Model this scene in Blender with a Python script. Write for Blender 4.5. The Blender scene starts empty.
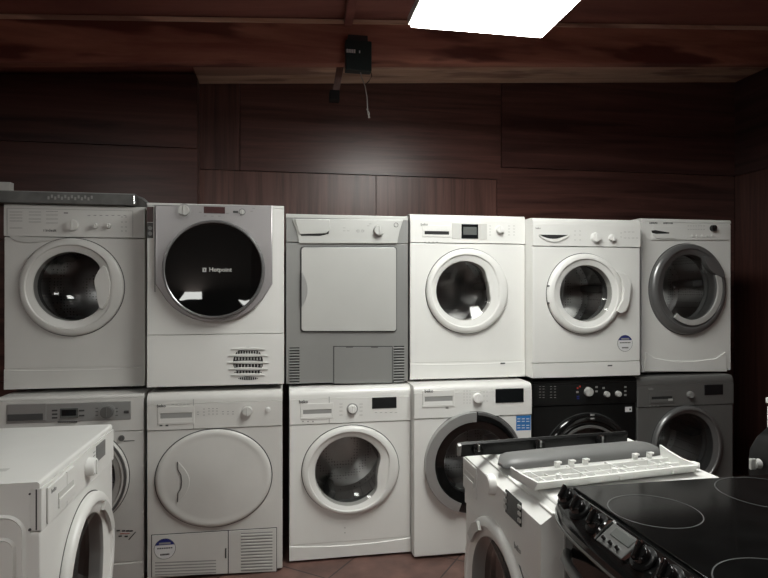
import bpy, bmesh, math, random
from math import sin, cos, pi, radians
from mathutils import Vector, Matrix
random.seed(7)
scn = bpy.context.scene
COL = scn.collection

# ------------------------------------------------------------------ materials
def new_mat(name):
    m = bpy.data.materials.new(name); m.use_nodes = True
    nt = m.node_tree
    return m, nt, nt.nodes['Principled BSDF']

def plain(name, col, rough=0.4, metal=0.0, bump=0.0, bscale=300, coat=0.0, var=0.03, vscale=6.0, spec=None):
    m, nt, p = new_mat(name)
    p.inputs['Roughness'].default_value = rough
    p.inputs['Metallic'].default_value = metal
    if coat:
        p.inputs['Coat Weight'].default_value = coat
        p.inputs['Coat Roughness'].default_value = 0.06
    if spec is not None: p.inputs['Specular IOR Level'].default_value = spec
    tc = nt.nodes.new('ShaderNodeTexCoord')
    n = nt.nodes.new('ShaderNodeTexNoise'); n.inputs['Scale'].default_value = vscale
    n.inputs['Detail'].default_value = 4
    nt.links.new(tc.outputs['Object'], n.inputs['Vector'])
    r = nt.nodes.new('ShaderNodeMapRange')
    r.inputs['From Min'].default_value = 0.3; r.inputs['From Max'].default_value = 0.7
    r.inputs['To Min'].default_value = 1 - var; r.inputs['To Max'].default_value = 1 + var
    nt.links.new(n.outputs['Fac'], r.inputs['Value'])
    mx = nt.nodes.new('ShaderNodeVectorMath'); mx.operation = 'SCALE'
    mx.inputs[0].default_value = col[:3]
    nt.links.new(r.outputs['Result'], mx.inputs['Scale'])
    nt.links.new(mx.outputs['Vector'], p.inputs['Base Color'])
    if bump:
        n2 = nt.nodes.new('ShaderNodeTexNoise'); n2.inputs['Scale'].default_value = bscale
        nt.links.new(tc.outputs['Object'], n2.inputs['Vector'])
        b = nt.nodes.new('ShaderNodeBump'); b.inputs['Strength'].default_value = bump
        b.inputs['Distance'].default_value = 0.002
        nt.links.new(n2.outputs['Fac'], b.inputs['Height'])
        nt.links.new(b.outputs['Normal'], p.inputs['Normal'])
    return m

def wood(name, c0, c1, grain='x', rough=0.38, fine=1.0, coat=0.0, off=0.0, knots=0.0, cross=14.0, spec=0.5):
    """laminate / timber: stretched noise along the grain"""
    m, nt, p = new_mat(name)
    tc = nt.nodes.new('ShaderNodeTexCoord')
    mp = nt.nodes.new('ShaderNodeMapping')
    s = {'x': (0.7, cross, cross), 'z': (cross, cross, 0.7), 'y': (cross, 0.7, cross)}[grain]
    mp.inputs['Scale'].default_value = s
    mp.inputs['Location'].default_value = (off, off * 1.7, off * 0.6)
    nt.links.new(tc.outputs['Object'], mp.inputs['Vector'])
    n = nt.nodes.new('ShaderNodeTexNoise'); n.inputs['Scale'].default_value = 1.0 * fine
    n.inputs['Detail'].default_value = 8; n.inputs['Roughness'].default_value = 0.62
    n.inputs['Distortion'].default_value = 0.6
    nt.links.new(mp.outputs['Vector'], n.inputs['Vector'])
    cr = nt.nodes.new('ShaderNodeValToRGB')
    cr.color_ramp.elements[0].position = 0.33; cr.color_ramp.elements[0].color = (*c0, 1)
    cr.color_ramp.elements[1].position = 0.70; cr.color_ramp.elements[1].color = (*c1, 1)
    nt.links.new(n.outputs['Fac'], cr.inputs['Fac'])
    out = cr.outputs['Color']
    if knots:
        n3 = nt.nodes.new('ShaderNodeTexNoise'); n3.inputs['Scale'].default_value = 2.3
        n3.inputs['Detail'].default_value = 3
        mp3 = nt.nodes.new('ShaderNodeMapping')
        mp3.inputs['Scale'].default_value = {'x': (0.6, 3, 3), 'z': (3, 3, 0.6), 'y': (3, 0.6, 3)}[grain]
        mp3.inputs['Location'].default_value = (off + 3, 1, 2)
        nt.links.new(tc.outputs['Object'], mp3.inputs['Vector'])
        nt.links.new(mp3.outputs['Vector'], n3.inputs['Vector'])
        mr = nt.nodes.new('ShaderNodeMapRange'); mr.inputs['From Min'].default_value = 0.50
        mr.inputs['From Max'].default_value = 0.58; mr.inputs['To Max'].default_value = knots
        nt.links.new(n3.outputs['Fac'], mr.inputs['Value'])
        mix = nt.nodes.new('ShaderNodeMix'); mix.data_type = 'RGBA'
        mix.inputs['B'].default_value = (c0[0] * 0.45, c0[1] * 0.35, c0[2] * 0.4, 1)
        nt.links.new(mr.outputs['Result'], mix.inputs['Factor'])
        nt.links.new(out, mix.inputs['A']); out = mix.outputs['Result']
    nt.links.new(out, p.inputs['Base Color'])
    p.inputs['Roughness'].default_value = rough
    p.inputs['Specular IOR Level'].default_value = spec
    if coat: p.inputs['Coat Weight'].default_value = coat
    b = nt.nodes.new('ShaderNodeBump'); b.inputs['Strength'].default_value = 0.12
    b.inputs['Distance'].default_value = 0.002
    nt.links.new(n.outputs['Fac'], b.inputs['Height'])
    nt.links.new(b.outputs['Normal'], p.inputs['Normal'])
    return m

def emissive(name, col, strength):
    m, nt, p = new_mat(name)
    p.inputs['Base Color'].default_value = (*col, 1)
    p.inputs['Emission Color'].default_value = (*col, 1)
    p.inputs['Emission Strength'].default_value = strength
    return m

def glass_mat(name, tint, ior=1.5):
    m, nt, p = new_mat(name)
    nt.nodes.remove(p)
    out = nt.nodes['Material Output']
    tr = nt.nodes.new('ShaderNodeBsdfTransparent'); tr.inputs['Color'].default_value = (*tint, 1)
    gl = nt.nodes.new('ShaderNodeBsdfGlossy'); gl.inputs['Roughness'].default_value = 0.035
    lw_ = nt.nodes.new('ShaderNodeLayerWeight')           # Schlick curve, the same from both sides of the pane
    pw_ = nt.nodes.new('ShaderNodeMath'); pw_.operation = 'POWER'; pw_.inputs[1].default_value = 4.0
    nt.links.new(lw_.outputs['Facing'], pw_.inputs[0])
    fr = nt.nodes.new('ShaderNodeMapRange'); f0_ = ((ior - 1)/(ior + 1))**2 * 1.6
    fr.inputs['To Min'].default_value = f0_; fr.inputs['To Max'].default_value = .75
    nt.links.new(pw_.outputs['Value'], fr.inputs['Value'])
    mx = nt.nodes.new('ShaderNodeMixShader')
    nt.links.new(fr.outputs['Result'], mx.inputs['Fac'])
    nt.links.new(tr.outputs['BSDF'], mx.inputs[1]); nt.links.new(gl.outputs['BSDF'], mx.inputs[2])
    nt.links.new(mx.outputs['Shader'], out.inputs['Surface'])
    return m

def drum_mat():
    m, nt, p = new_mat('perforated_drum_steel')
    p.inputs['Metallic'].default_value = 1.0; p.inputs['Roughness'].default_value = 0.3
    tc = nt.nodes.new('ShaderNodeTexCoord')
    v = nt.nodes.new('ShaderNodeTexVoronoi'); v.inputs['Scale'].default_value = 64
    v.inputs['Randomness'].default_value = 0.15
    nt.links.new(tc.outputs['Object'], v.inputs['Vector'])
    r = nt.nodes.new('ShaderNodeMapRange'); r.inputs['From Min'].default_value = 0.16
    r.inputs['From Max'].default_value = 0.24; r.inputs['To Min'].default_value = 0.06
    r.inputs['To Max'].default_value = 0.62
    nt.links.new(v.outputs['Distance'], r.inputs['Value'])
    nt.links.new(r.outputs['Result'], p.inputs['Base Color'])
    return m

M = {}
M['white'] = plain('white_enamel', (0.74, 0.735, 0.71), 0.28, var=0.02)
M['white_warm'] = plain('white_enamel_warm', (0.62, 0.61, 0.585), 0.32, var=0.035)
M['white_plastic'] = plain('white_plastic', (0.76, 0.755, 0.735), 0.4, var=0.02)
M['offwhite'] = plain('off_white_plastic', (0.56, 0.555, 0.53), 0.42, var=0.03)
M['silver'] = plain('silver_plastic', (0.42, 0.42, 0.415), 0.34, metal=0.55, var=0.02)
M['silver_light'] = plain('light_silver_plastic', (0.52, 0.52, 0.50), 0.38, metal=0.25, var=0.02)
M['silver_fascia'] = plain('silver_lilac_plastic', (0.40, 0.385, 0.39), 0.33, metal=0.6, var=0.02)
M['black_mirror'] = plain('black_mirror_glass', (0.004, 0.004, 0.004), 0.025, var=0.1)
M['grey_body'] = plain('silver_grey_enamel', (0.27, 0.27, 0.262), 0.36, metal=0.25, var=0.03)
M['grey_dark'] = plain('graphite_enamel', (0.17, 0.17, 0.165), 0.34, metal=0.4, var=0.04)
M['grey_ring'] = plain('dark_silver_ring', (0.22, 0.22, 0.22), 0.3, metal=0.6, var=0.03)
M['grey_print'] = plain('grey_print', (0.30, 0.30, 0.29), 0.6)
M['dark_print'] = plain('dark_print', (0.06, 0.06, 0.06), 0.6)
M['chrome'] = plain('chrome', (0.75, 0.75, 0.74), 0.14, metal=1.0)
M['black_gloss'] = plain('black_gloss', (0.006, 0.006, 0.006), 0.1, coat=0.4, var=0.1)
M['black_body'] = plain('black_enamel', (0.006, 0.006, 0.006), 0.30, var=0.2, spec=.35)
M['black_matte'] = plain('black_satin_plastic', (0.005, 0.005, 0.005), 0.35, var=0.2, spec=.2)
M['black_glass'] = plain('black_ceramic_glass', (0.005, 0.005, 0.005), 0.10, var=0.3, vscale=20, spec=.3)
M['black_plastic'] = plain('black_plastic', (0.012, 0.012, 0.012), 0.35, var=0.1)
M['display'] = plain('dark_display', (0.008, 0.009, 0.010), 0.12, var=0.2)
M['lcd'] = plain('grey_display', (0.11, 0.115, 0.11), 0.25)
M['red_display'] = plain('red_tinted_display', (0.050, 0.010, 0.010), 0.35)
M['rubber'] = plain('grey_rubber', (0.10, 0.10, 0.10), 0.6)
M['dark_void'] = plain('dark_recess', (0.015, 0.015, 0.015), 0.8)
M['foot'] = plain('black_rubber_foot', (0.015, 0.015, 0.015), 0.7)
M['glass'] = glass_mat('door_glass_smoke', (0.74, 0.74, 0.73))
M['glass_dark'] = glass_mat('door_glass_dark', (0.52, 0.52, 0.52), 1.45)
M['drum'] = drum_mat()
M['paddle'] = plain('drum_paddle_plastic', (0.16, 0.16, 0.16), 0.4)
M['blue'] = plain('sticker_blue', (0.012, 0.02, 0.16), 0.5)
M['cyan'] = plain('label_blue', (0.02, 0.16, 0.45), 0.5)
M['paper'] = plain('sticker_paper', (0.70, 0.70, 0.70), 0.5)
M['red_print'] = plain('red_print', (0.35, 0.04, 0.03), 0.6)
M['metal_panel'] = plain('weathered_grey_panel', (0.13, 0.13, 0.125), 0.45, metal=0.3, var=0.25, vscale=14, bump=0.2)
M['box_green'] = plain('dark_green_box', (0.010, 0.020, 0.020), 0.4, var=0.1)
M['wire'] = plain('white_wire', (0.5, 0.48, 0.45), 0.5)
M['wire_dark'] = plain('dark_wire', (0.03, 0.02, 0.02), 0.5)
M['grey_cover'] = plain('mid_grey_plastic', (0.12, 0.12, 0.117), 0.45, var=0.06, vscale=9)
M['tray'] = plain('white_moulded_plastic', (0.72, 0.72, 0.70), 0.45, var=0.02)
M['ring_print'] = plain('hob_ring_print', (0.055, 0.055, 0.054), 0.5)
M['led'] = emissive('led_diffuser', (0.985, 1.0, 0.955), 19.0)
M['led2'] = emissive('led_diffuser_second', (0.985, 1.0, 0.955), 13.0)
M['led_frame'] = plain('white_light_frame', (0.7, 0.7, 0.7), 0.5)

# ------------------------------------------------------------------ mesh builder
class G:
    def __init__(self):
        self.bm = bmesh.new(); self.mi = 0
    def _merge(self, t):
        for f in t.faces: f.material_index = self.mi
        bmesh.ops.recalc_face_normals(t, faces=t.faces)
        me = bpy.data.meshes.new('tmp'); t.to_mesh(me); t.free()
        self.bm.from_mesh(me); bpy.data.meshes.remove(me)
        return self
    def box(self, x0, x1, y0, y1, z0, z1, bev=0, seg=2, mat=None):
        t = bmesh.new()
        vs = [t.verts.new((x, y, z)) for x in (x0, x1) for y in (y0, y1) for z in (z0, z1)]
        for q in ((0,1,3,2),(4,6,7,5),(0,4,5,1),(2,3,7,6),(0,2,6,4),(1,5,7,3)):
            t.faces.new([vs[i] for i in q])
        if bev: bmesh.ops.bevel(t, geom=list(t.edges), offset=bev, segments=seg, affect='EDGES', profile=0.5)
        if mat is not None: bmesh.ops.transform(t, matrix=mat, verts=t.verts)
        return self._merge(t)
    def shell(self, x0, x1, y0, y1, z0, z1, th=0.01):
        """box open at the front (y0) with wall thickness"""
        t = bmesh.new()
        o = [t.verts.new((x, y, z)) for x in (x0, x1) for y in (y0, y1) for z in (z0, z1)]
        i = [t.verts.new((x, y, z)) for x in (x0+th, x1-th) for y in (y0, y1-th) for z in (z0+th, z1-th)]
        for q in ((0,1,3,2),(4,6,7,5),(2,3,7,6),(0,2,6,4),(1,5,7,3)):
            t.faces.new([o[k] for k in q]); t.faces.new([i[k] for k in reversed(q)])
        for a, b in ((0,1),(1,5),(5,4),(4,0)):
            t.faces.new([o[a], o[b], i[b], i[a]])
        return self._merge(t)
    def prism(self, pts, d0, d1, axis='y', bev=0, seg=2):
        """pts polygon in the plane normal to axis; axis y -> (x,z), axis x -> (y,z), axis z -> (x,y)"""
        t = bmesh.new()
        def P(a, b, d):
            return {'y': (a, d, b), 'x': (d, a, b), 'z': (a, b, d)}[axis]
        A = [t.verts.new(P(a, b, d0)) for a, b in pts]; B = [t.verts.new(P(a, b, d1)) for a, b in pts]
        t.faces.new(A); t.faces.new(list(reversed(B)))
        n = len(pts)
        for k in range(n): t.faces.new([A[k], B[k], B[(k+1) % n], A[(k+1) % n]])
        bmesh.ops.recalc_face_normals(t, faces=t.faces)
        if bev:
            cap = set(A) | set(B)
            ed = [e for e in t.edges if (e.verts[0] in A and e.verts[1] in A)]
            bmesh.ops.bevel(t, geom=ed, offset=bev, segments=seg, affect='EDGES', profile=0.5)
        return self._merge(t)
    def polar(self, cx, cz, loops, n=80, cap_last=False, cap_first=False, close=False, sx=1.0):
        """loops (r or r(theta), y): rings about a y axis"""
        t = bmesh.new(); R = []
        for r, y in loops:
            ring = []
            for k in range(n):
                a = 2 * pi * k / n
                rr = r(a) if callable(r) else r
                ring.append(t.verts.new((cx + sx * rr * cos(a), y, cz + rr * sin(a))))
            R.append(ring)
        pairs = list(zip(R[:-1], R[1:]))
        if close: pairs.append((R[-1], R[0]))
        for A, B in pairs:
            for k in range(n):
                t.faces.new([A[k], A[(k+1) % n], B[(k+1) % n], B[k]])
        if cap_last: t.faces.new(R[-1])
        if cap_first: t.faces.new(list(reversed(R[0])))
        return self._merge(t)
    def cyl(self, c, r, d, axis='y', n=24, r2=None, bev=0):
        t = bmesh.new()
        r2 = r if r2 is None else r2
        bmesh.ops.create_cone(t, cap_ends=True, segments=n, radius1=r, radius2=r2, depth=d)
        if bev:
            bmesh.ops.bevel(t, geom=[e for e in t.edges if abs(e.verts[0].co.z - e.verts[1].co.z) < 1e-6],
                            offset=bev, segments=2, affect='EDGES')
        rot = {'y': Matrix.Rotation(pi/2, 4, 'X'), 'z': Matrix.Identity(4), 'x': Matrix.Rotation(pi/2, 4, 'Y')}[axis]
        bmesh.ops.transform(t, matrix=Matrix.Translation(c) @ rot, verts=t.verts)
        return self._merge(t)
    def tube(self, pts, r, n=8):
        t = bmesh.new(); rings = []
        pts = [Vector(p) for p in pts]
        for i, p in enumerate(pts):
            d = (pts[min(i+1, len(pts)-1)] - pts[max(i-1, 0)]).normalized()
            up = Vector((0, 0, 1)) if abs(d.z) < 0.9 else Vector((1, 0, 0))
            a = d.cross(up).normalized(); b = d.cross(a).normalized()
            rings.append([t.verts.new(p + r * (cos(2*pi*k/n) * a + sin(2*pi*k/n) * b)) for k in range(n)])
        for A, B in zip(rings[:-1], rings[1:]):
            for k in range(n): t.faces.new([A[k], A[(k+1) % n], B[(k+1) % n], B[k]])
        t.faces.new(rings[0]); t.faces.new(rings[-1])
        return self._merge(t)
    def text(self, s, x, y, z, size, depth=0.0006, align='LEFT'):
        """lettering on a plane facing -y"""
        cu = bpy.data.curves.new('lettering', 'FONT'); cu.body = s; cu.size = size; cu.extrude = depth / 2
        cu.align_x = align; cu.resolution_u = 2; cu.offset = size * .022
        o = bpy.data.objects.new('lettering', cu)
        me = bpy.data.meshes.new_from_object(o)
        me.transform(Matrix.Translation((x, y, z)) @ Matrix.Rotation(pi/2, 4, 'X'))
        for p in me.polygons: p.material_index = self.mi
        t = bmesh.new(); t.from_mesh(me)
        bpy.data.objects.remove(o); bpy.data.meshes.remove(me)
        for f in t.faces: f.material_index = self.mi
        me = bpy.data.meshes.new('tmp'); t.to_mesh(me); t.free()
        self.bm.from_mesh(me); bpy.data.meshes.remove(me)
        return self

OFF = [0.0]      # y shift of the current thing (its front sits at -depth/2)
def obj(name, g, mats, parent=None, smooth=35, shift=True):
    me = bpy.data.meshes.new(name); bm = g.bm
    if shift and parent is not None and OFF[0]:
        bmesh.ops.translate(bm, vec=(0, OFF[0], 0), verts=bm.verts)
    bm.to_mesh(me); bm.free()
    for m in (mats if isinstance(mats, (list, tuple)) else [mats]): me.materials.append(M[m] if isinstance(m, str) else m)
    for p in me.polygons: p.use_smooth = True
    me.set_sharp_from_angle(angle=radians(smooth))
    o = bpy.data.objects.new(name, me); COL.objects.link(o)
    if parent is not None: o.parent = parent
    if len(me.polygons) > 6 and 'lettering' not in name:
        wn = o.modifiers.new('weighted_normal', 'WEIGHTED_NORMAL'); wn.keep_sharp = True; wn.weight = 60
    return o
def thing(name, label, cat, loc, rotz=0, group=None):
    o = bpy.data.objects.new(name, None); COL.objects.link(o)
    o.empty_display_size = 0.1
    o.location = loc; o.rotation_euler = (0, 0, rotz)
    o['label'] = label; o['category'] = cat
    if group: o['group'] = group
    return o
def tag(o, label, cat, group=None):
    o['label'] = label; o['category'] = cat
    if group: o['group'] = group
    return o
def struct(name, g, mats):
    OFF[0] = 0
    o = obj(name, g, mats); o['kind'] = 'structure'; return o

# ------------------------------------------------------------------ camera: room axes, yawed 10 degrees
F = 577.0; CZ = 1.32; YAW = radians(10); S, C_ = sin(YAW), cos(YAW)
cam = bpy.data.cameras.new('camera'); co = bpy.data.objects.new('camera', cam); COL.objects.link(co)
cam.sensor_width = 36; cam.lens = F / 768 * 36; cam.clip_start = 0.02
co.location = (0, 0, CZ); co.rotation_euler = (pi/2, 0, -YAW)
scn.camera = co

def ray_w(x, y, w):                       # photo point on the plane depth = w -> (u, z)
    t = (x - 384) / F; Z = w / (C_ - S * t)
    return Z * (C_ * t + S), CZ - (y - 289) * Z / F, Z
def ray_u(x, y, u):                       # photo point on the plane side = u -> (w, z)
    t = (x - 384) / F; Z = u / (C_ * t + S)
    return Z * (C_ - S * t), CZ - (y - 289) * Z / F, Z

# ------------------------------------------------------------------ appliance parts
def rr_sdf(x, z, x0, x1, z0, z1, r):
    cx, cz = (x0+x1)/2, (z0+z1)/2; hx, hz = (x1-x0)/2 - r, (z1-z0)/2 - r
    qx, qz = abs(x-cx) - hx, abs(z-cz) - hz
    return math.hypot(max(qx, 0), max(qz, 0)) + min(max(qx, qz), 0) - r
def ray_rect(cx, cz, a, rect, r):
    lo, hi = 0.0, 2.0
    for _ in range(30):
        m = (lo + hi) / 2
        if rr_sdf(cx + m*cos(a), cz + m*sin(a), *rect, r) < 0: lo = m
        else: hi = m
    return lo
def plate_hole(g, x0, x1, z0, z1, y0, y1, cx, cz, rh, r=0.006, sx=1.0):
    ang = [2*pi*k/72 for k in range(72)]
    for X, Z in ((x0,z0),(x1,z0),(x0,z1),(x1,z1)):
        a = math.atan2(Z-cz, X-cx) % (2*pi)
        ang += [(a + d) % (2*pi) for d in (-.02, -.01, 0, .01, .02)]
    ang = sorted(set(round(a, 5) for a in ang))
    t = bmesh.new(); e = 0.004
    def loop(inset, y):
        rect = (x0+inset, x1-inset, z0+inset, z1-inset)
        return [t.verts.new((cx + q*cos(a), y, cz + q*sin(a))) for a in ang for q in [ray_rect(cx, cz, a, rect, r)]]
    def circ(rad, y): return [t.verts.new((cx + sx*rad*cos(a), y, cz + rad*sin(a))) for a in ang]
    L = [loop(0, y1), loop(0, y0 + e), loop(e*0.3, y0 + e*0.3), loop(e, y0), loop(e + .001, y0), circ(rh + .001, y0), circ(rh, y0), circ(rh, y1)]
    L.append(L[0])
    n = len(ang)
    for A, B in zip(L[:-1], L[1:]):
        for k in range(n): t.faces.new([A[k], A[(k+1) % n], B[(k+1) % n], B[k]])
    g._merge(t)

def bite(r0, b=0.0, sg=0.5, th0=0.0, pw=4):
    if not b: return lambda a, s=1.0: r0 * s
    def f(a, s=1.0):
        d = (a - th0 + pi) % (2*pi) - pi
        return r0 * s * (1 - b * math.exp(-abs(d / sg) ** pw))
    return f

class App:
    """one appliance standing in the row or on the floor"""
    def __init__(s, name, label, cat, face, plane, a0, a1, z0, H, D, body='white', panel_h=0.11,
                 top_h=0.025, kick_h=0.09, door=None, panel_mat=None, panel_out=0.004, group=None, top_round=0.012,
                 arc=0.0, feet=True, top_mat=None, kick=True, front_mat=None, slant=0.0, kick_mat=None):
        W = a1 - a0; s.W, s.H, s.D, s.z0, s.plane, s.face = W, H, D, z0, plane, face
        s.mid = (a0 + a1) / 2; s.body = body
        if face == 'front': loc, rz = (s.mid, plane + D/2, z0), 0
        elif face == 'right': loc, rz = (plane - D/2, s.mid, z0), pi/2       # looks to +u
        else: loc, rz = (plane + D/2, s.mid, z0), -pi/2                      # looks to -u
        OFF[0] = -D/2
        s.t = thing(name, label, cat, loc, rz, group)
        s.ft = 0.012
        x0, x1 = -W/2, W/2
        zt = H - top_h; zp = zt - panel_h; zk = s.ft + kick_h if kick else s.ft
        s.zp, s.zt, s.zk = zp, zt, zk
        g = G(); g.shell(x0 + .001, x1 - .001, .022, D, s.ft, zt, .008); obj('cabinet', g, body, s.t)
        g = G()
        e = min(top_round, top_h * 0.95)
        pts = [(slant, zt)] + [(slant + e - e*cos(q), H - e + e*sin(q)) for q in [k*pi/2/5 for k in range(6)]] + [(D, H), (D, zt)]
        g.prism(pts, x0, x1, 'x'); obj('worktop', g, top_mat or body, s.t)
        s.py = -panel_out
        if panel_h:
            g = G()
            if slant: pts = [(-panel_out, zp + .002), (-panel_out, zt - slant*.55), (slant, H - .008), (slant, zp + .002)]
            else: pts = [(-panel_out, zp + .002), (-panel_out, zt - .001), (.022, zt - .001), (.022, zp + .002)]
            g.prism(pts, x0 + .0005, x1 - .0005, 'x', bev=.0015, seg=1)
            s.cp = obj('control_panel', g, panel_mat or body, s.t)
        else: s.cp = s.t
        s.door_c = None
        g = G()
        if door:
            cx, cz, R = door['c'][0], door['c'][1], door['R']
            plate_hole(g, x0, x1, zk + .002, zp - .001, 0, .022, cx, cz, R - .02, sx=door.get('sx', 1))
        else:
            g.box(x0, x1, 0, .022, zk + .002, zp - .001, .004)
        s.front = obj('front_panel', g, front_mat or body, s.t)
        if kick:
            g = G()
            n = 16
            top = [(x0 + W*k/n, zk - arc * 4 * (k/n) * (1 - k/n) + arc * 0.5 * 0) for k in range(n+1)]
            if arc: top = [(x, z + arc*0.0) for x, z in top]
            pts = [(x0, s.ft)] + top + [(x1, s.ft)]
            g.prism(pts, -.003 if arc else -.001, .022, 'y', bev=.0012, seg=1)
            if arc:     # front panel reaches down behind the dipping edge
                g2 = G(); g2.box(x0, x1, .001, .02, zk - arc - .01, zk + .004); obj('lower_front', g2, front_mat or body, s.t)
            s.kick = obj('kick_plate', g, kick_mat or body, s.t)
        if feet:
            g = G(); g.cyl((0, 0, s.ft/2), .022, s.ft, 'z', 16); f0 = obj('foot', g, 'foot', s.t, shift=False)
            f0.location = (x0 + .05, -D/2 + .06, 0)
            for fx, fy in ((x1 - .05, -D/2 + .06), (x0 + .05, D/2 - .06), (x1 - .05, D/2 - .06)):
                f = f0.copy(); COL.objects.link(f); f.location = (fx, fy, 0)
        if door: s.make_door(**door)
    # photo point on the front -> local x, z
    def L(s, x, y, out=0.004):
        if s.face == 'front':
            u, z, _ = ray_w(x, y, s.plane - out); return u - s.mid, z - s.z0
        if s.face == 'right':
            w, z, _ = ray_u(x, y, s.plane + out); return w - s.mid, z - s.z0
        w, z, _ = ray_u(x, y, s.plane - out); return s.mid - w, z - s.z0
    def make_door(s, c, R, r, ring='white', glass='glass', b=0.0, sg=0.5, th0=0.0, pw=4, sx=1.0, gc=None,
                  prof=None, bulge=.034, inner=None, handle=None, bowl=.045, solid=None, drum=True, gsx=None):
        gsx = gsx or sx
        cx, cz = c; gx, gz = gc or c
        fi = bite(r, b, sg, th0, pw)
        dx, dz = gx - cx, gz - cz
        g = G()
        # loops blend from outer circle (cx,cz) to the glass outline (gx,gz)
        t = bmesh.new(); n = 96; rings = []
        P = [(0, .0), (0, -bulge*.42), (.03, -bulge*.62), (.10, -bulge*.80), (.22, -bulge*.95), (.38, -bulge), (.46, -bulge*.98), (.50, -bulge*.86), (.53, -bulge*.74),
             (.80, -bulge*.56), (.97, -bulge*.42), (1.0, -bulge*.2), (1.02, .0), (1.03, .03)]
        for k, y in P:
            ring_ = []
            for i in range(n):
                a = 2*pi*i/n
                ox, oz = cx + sx*R*cos(a), cz + R*sin(a)
                rr = fi(a); ix, iz = gx + gsx*rr*cos(a), gz + rr*sin(a)
                ring_.append(t.verts.new((ox + (ix-ox)*k, y, oz + (iz-oz)*k)))
            rings.append(ring_)
        for A, B in zip(rings[:-1], rings[1:]):
            for i in range(n): t.faces.new([A[i], A[(i+1) % n], B[(i+1) % n], B[i]])
        g._merge(t)
        s.door = obj('door', g, ring, s.t)
        g = G(); g.polar(cx, cz, [(R + .0036, .0005), (R + .0036, -.0012), (R - .003, -.0012)], 96, sx=sx); obj('door_gap_shadow', g, 'dark_print', s.t)  # dark ring painted for the shadow in the gap round the door
        if inner:           # second ring between outer ring and glass
            g = G(); g.polar(gx, gz, [(lambda a: fi(a)*1.0 + inner[1], -bulge*.985), (lambda a: fi(a) + inner[1]*.6, -bulge*1.06),
                     (lambda a: fi(a) + .002, -bulge*.9), (lambda a: fi(a) - .002, -bulge*.3)], 96, sx=sx)
            obj('inner_ring', g, inner[0], s.door)
        if solid: return
        g = G()
        lo = [(lambda a, q=q: fi(a) * q * .998, -bulge*.45 + bowl * (1 - q**2.2)) for q in (1, .95, .88, .78, .66, .52, .38, .25, .12, .03)]
        g.polar(gx, gz, lo, 96, cap_last=True, sx=gsx); obj('door_glass', g, glass, s.door)
        if drum:
            g = G(); rg = r * 1.06
            g.polar(gx, gz, [(R - .012, .024), (rg, .03), (rg*.97, .05), (rg*1.02, .07), (rg*.98, .09), (rg*1.12, .10)], 48, sx=sx)
            obj('door_seal', g, 'rubber', s.t)
            g = G(); rd = min(.235, s.W/2 - .02); zc = max(gz, rd + .02)
            if zc + rd > s.H - .03: rd = s.H - .03 - zc
            g.polar(gx, gz, [(rg*1.05, .10), (rg*1.3, .115), (rd*.98, .13), (rd, .15), (rd, .38), (rd*.9, .40), (rd*.5, .385), (.04, .40), (.01, .40)], 64, cap_last=True)
            dr = obj('drum', g, 'drum', s.t)
            g = G()
            for k in range(3):
                a = 0.4 + k * 2*pi/3
                mtx = Matrix.Translation((gx, 0, gz)) @ Matrix.Rotation(a, 4, 'Y')
                g.box(-.02, .02, .16, .36, -rd*.99, -rd*.70, .012, 2, mtx)
            obj('drum_paddle', g, 'paddle', dr)
    # ---- small controls; all take photo coordinates on the front
    def pxm(s, x, y, out=.004):          # metres per photo pixel there
        if s.face == 'front': return ray_w(x, y, s.plane)[2] / F
        return ray_u(x, y, s.plane)[2] / F
    def knob(s, x, y, r, mat='white_plastic', name='dial', depth=.020, base=None, mark=None):
        lx, lz = s.L(x, y); y0 = s.py
        g = G()
        if base: g.mi = 1; g.cyl((lx, y0 - .002, lz), r*1.25, .004, 'y', 28, bev=.001); g.mi = 0
        g.cyl((lx, y0 - depth/2, lz), r, depth, 'y', 28, r2=r*.88, bev=.002)
        # create_cone's radius2 end faces -y after the turn
        g.box(lx - r*.12, lx + r*.12, y0 - depth - .003, y0 - depth + .001, lz - r*.75, lz + r*.75, .001, 1)
        return obj(name, g, [mat, base or mat], s.cp)
    def rect(s, x0, y0, x1, y1, mat, name, th=.002, yb=None, bev=.0012, par=None):
        a, b = s.L(x0, y0), s.L(x1, y1)
        X0, X1 = sorted((a[0], b[0]))
        zc0 = (s.L(x0, y0)[1] + s.L(x1, y0)[1]) / 2; zc1 = (s.L(x0, y1)[1] + s.L(x1, y1)[1]) / 2
        Z0, Z1 = sorted((zc0, zc1))
        yb = s.py if yb is None else yb
        g = G(); g.box(X0, X1, yb - th, yb + .001, Z0, Z1, min(bev, th*.45), 1)
        return obj(name, g, mat, par or s.cp), (X0, X1, Z0, Z1)
    def drawer(s, x0, y0, x1, y1, slot='dark_void', lip=True, name='detergent_drawer', mat=None, outer=None):
        """drawer front with a shaded finger recess"""
        m = mat or s.body; s.ty = s.py - .003
        a, b = s.L(x0, y0), s.L(x1, y1); X0, X1, Z0, Z1 = a[0], b[0], b[1], a[1]
        y = s.py
        g = G(); p = .006
        ox0, ox1, oz0, oz1 = outer or (X0 - .012, X1 + .010, Z0 - .012, Z1 + .030)
        # frame around the recess
        g.box(ox0, ox1, y - .003, y + .002, Z1, oz1, .0012, 1); g.box(ox0, ox1, y - .003, y + .002, oz0, Z0, .0012, 1)
        g.box(ox0, X0, y - .003, y + .002, Z0, Z1, .0012, 1); g.box(X1, ox1, y - .003, y + .002, Z0, Z1, .0012, 1)
        if lip: g.prism([(y - .003, Z0), (y - .001, Z0 + (Z1-Z0)*.45), (y + .002, Z0 + (Z1-Z0)*.45), (y + .002, Z0)], X0, X1, 'x')
        d = obj(name, g, m, s.cp)
        g = G(); g.box(X0, X1, y - .0012, y + .001, Z0 + ((Z1-Z0)*.42 if lip else 0), Z1)
        obj('finger_recess', g, slot, d) if s.cp is s.t else obj('finger_recess', g, slot, s.cp)
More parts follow.
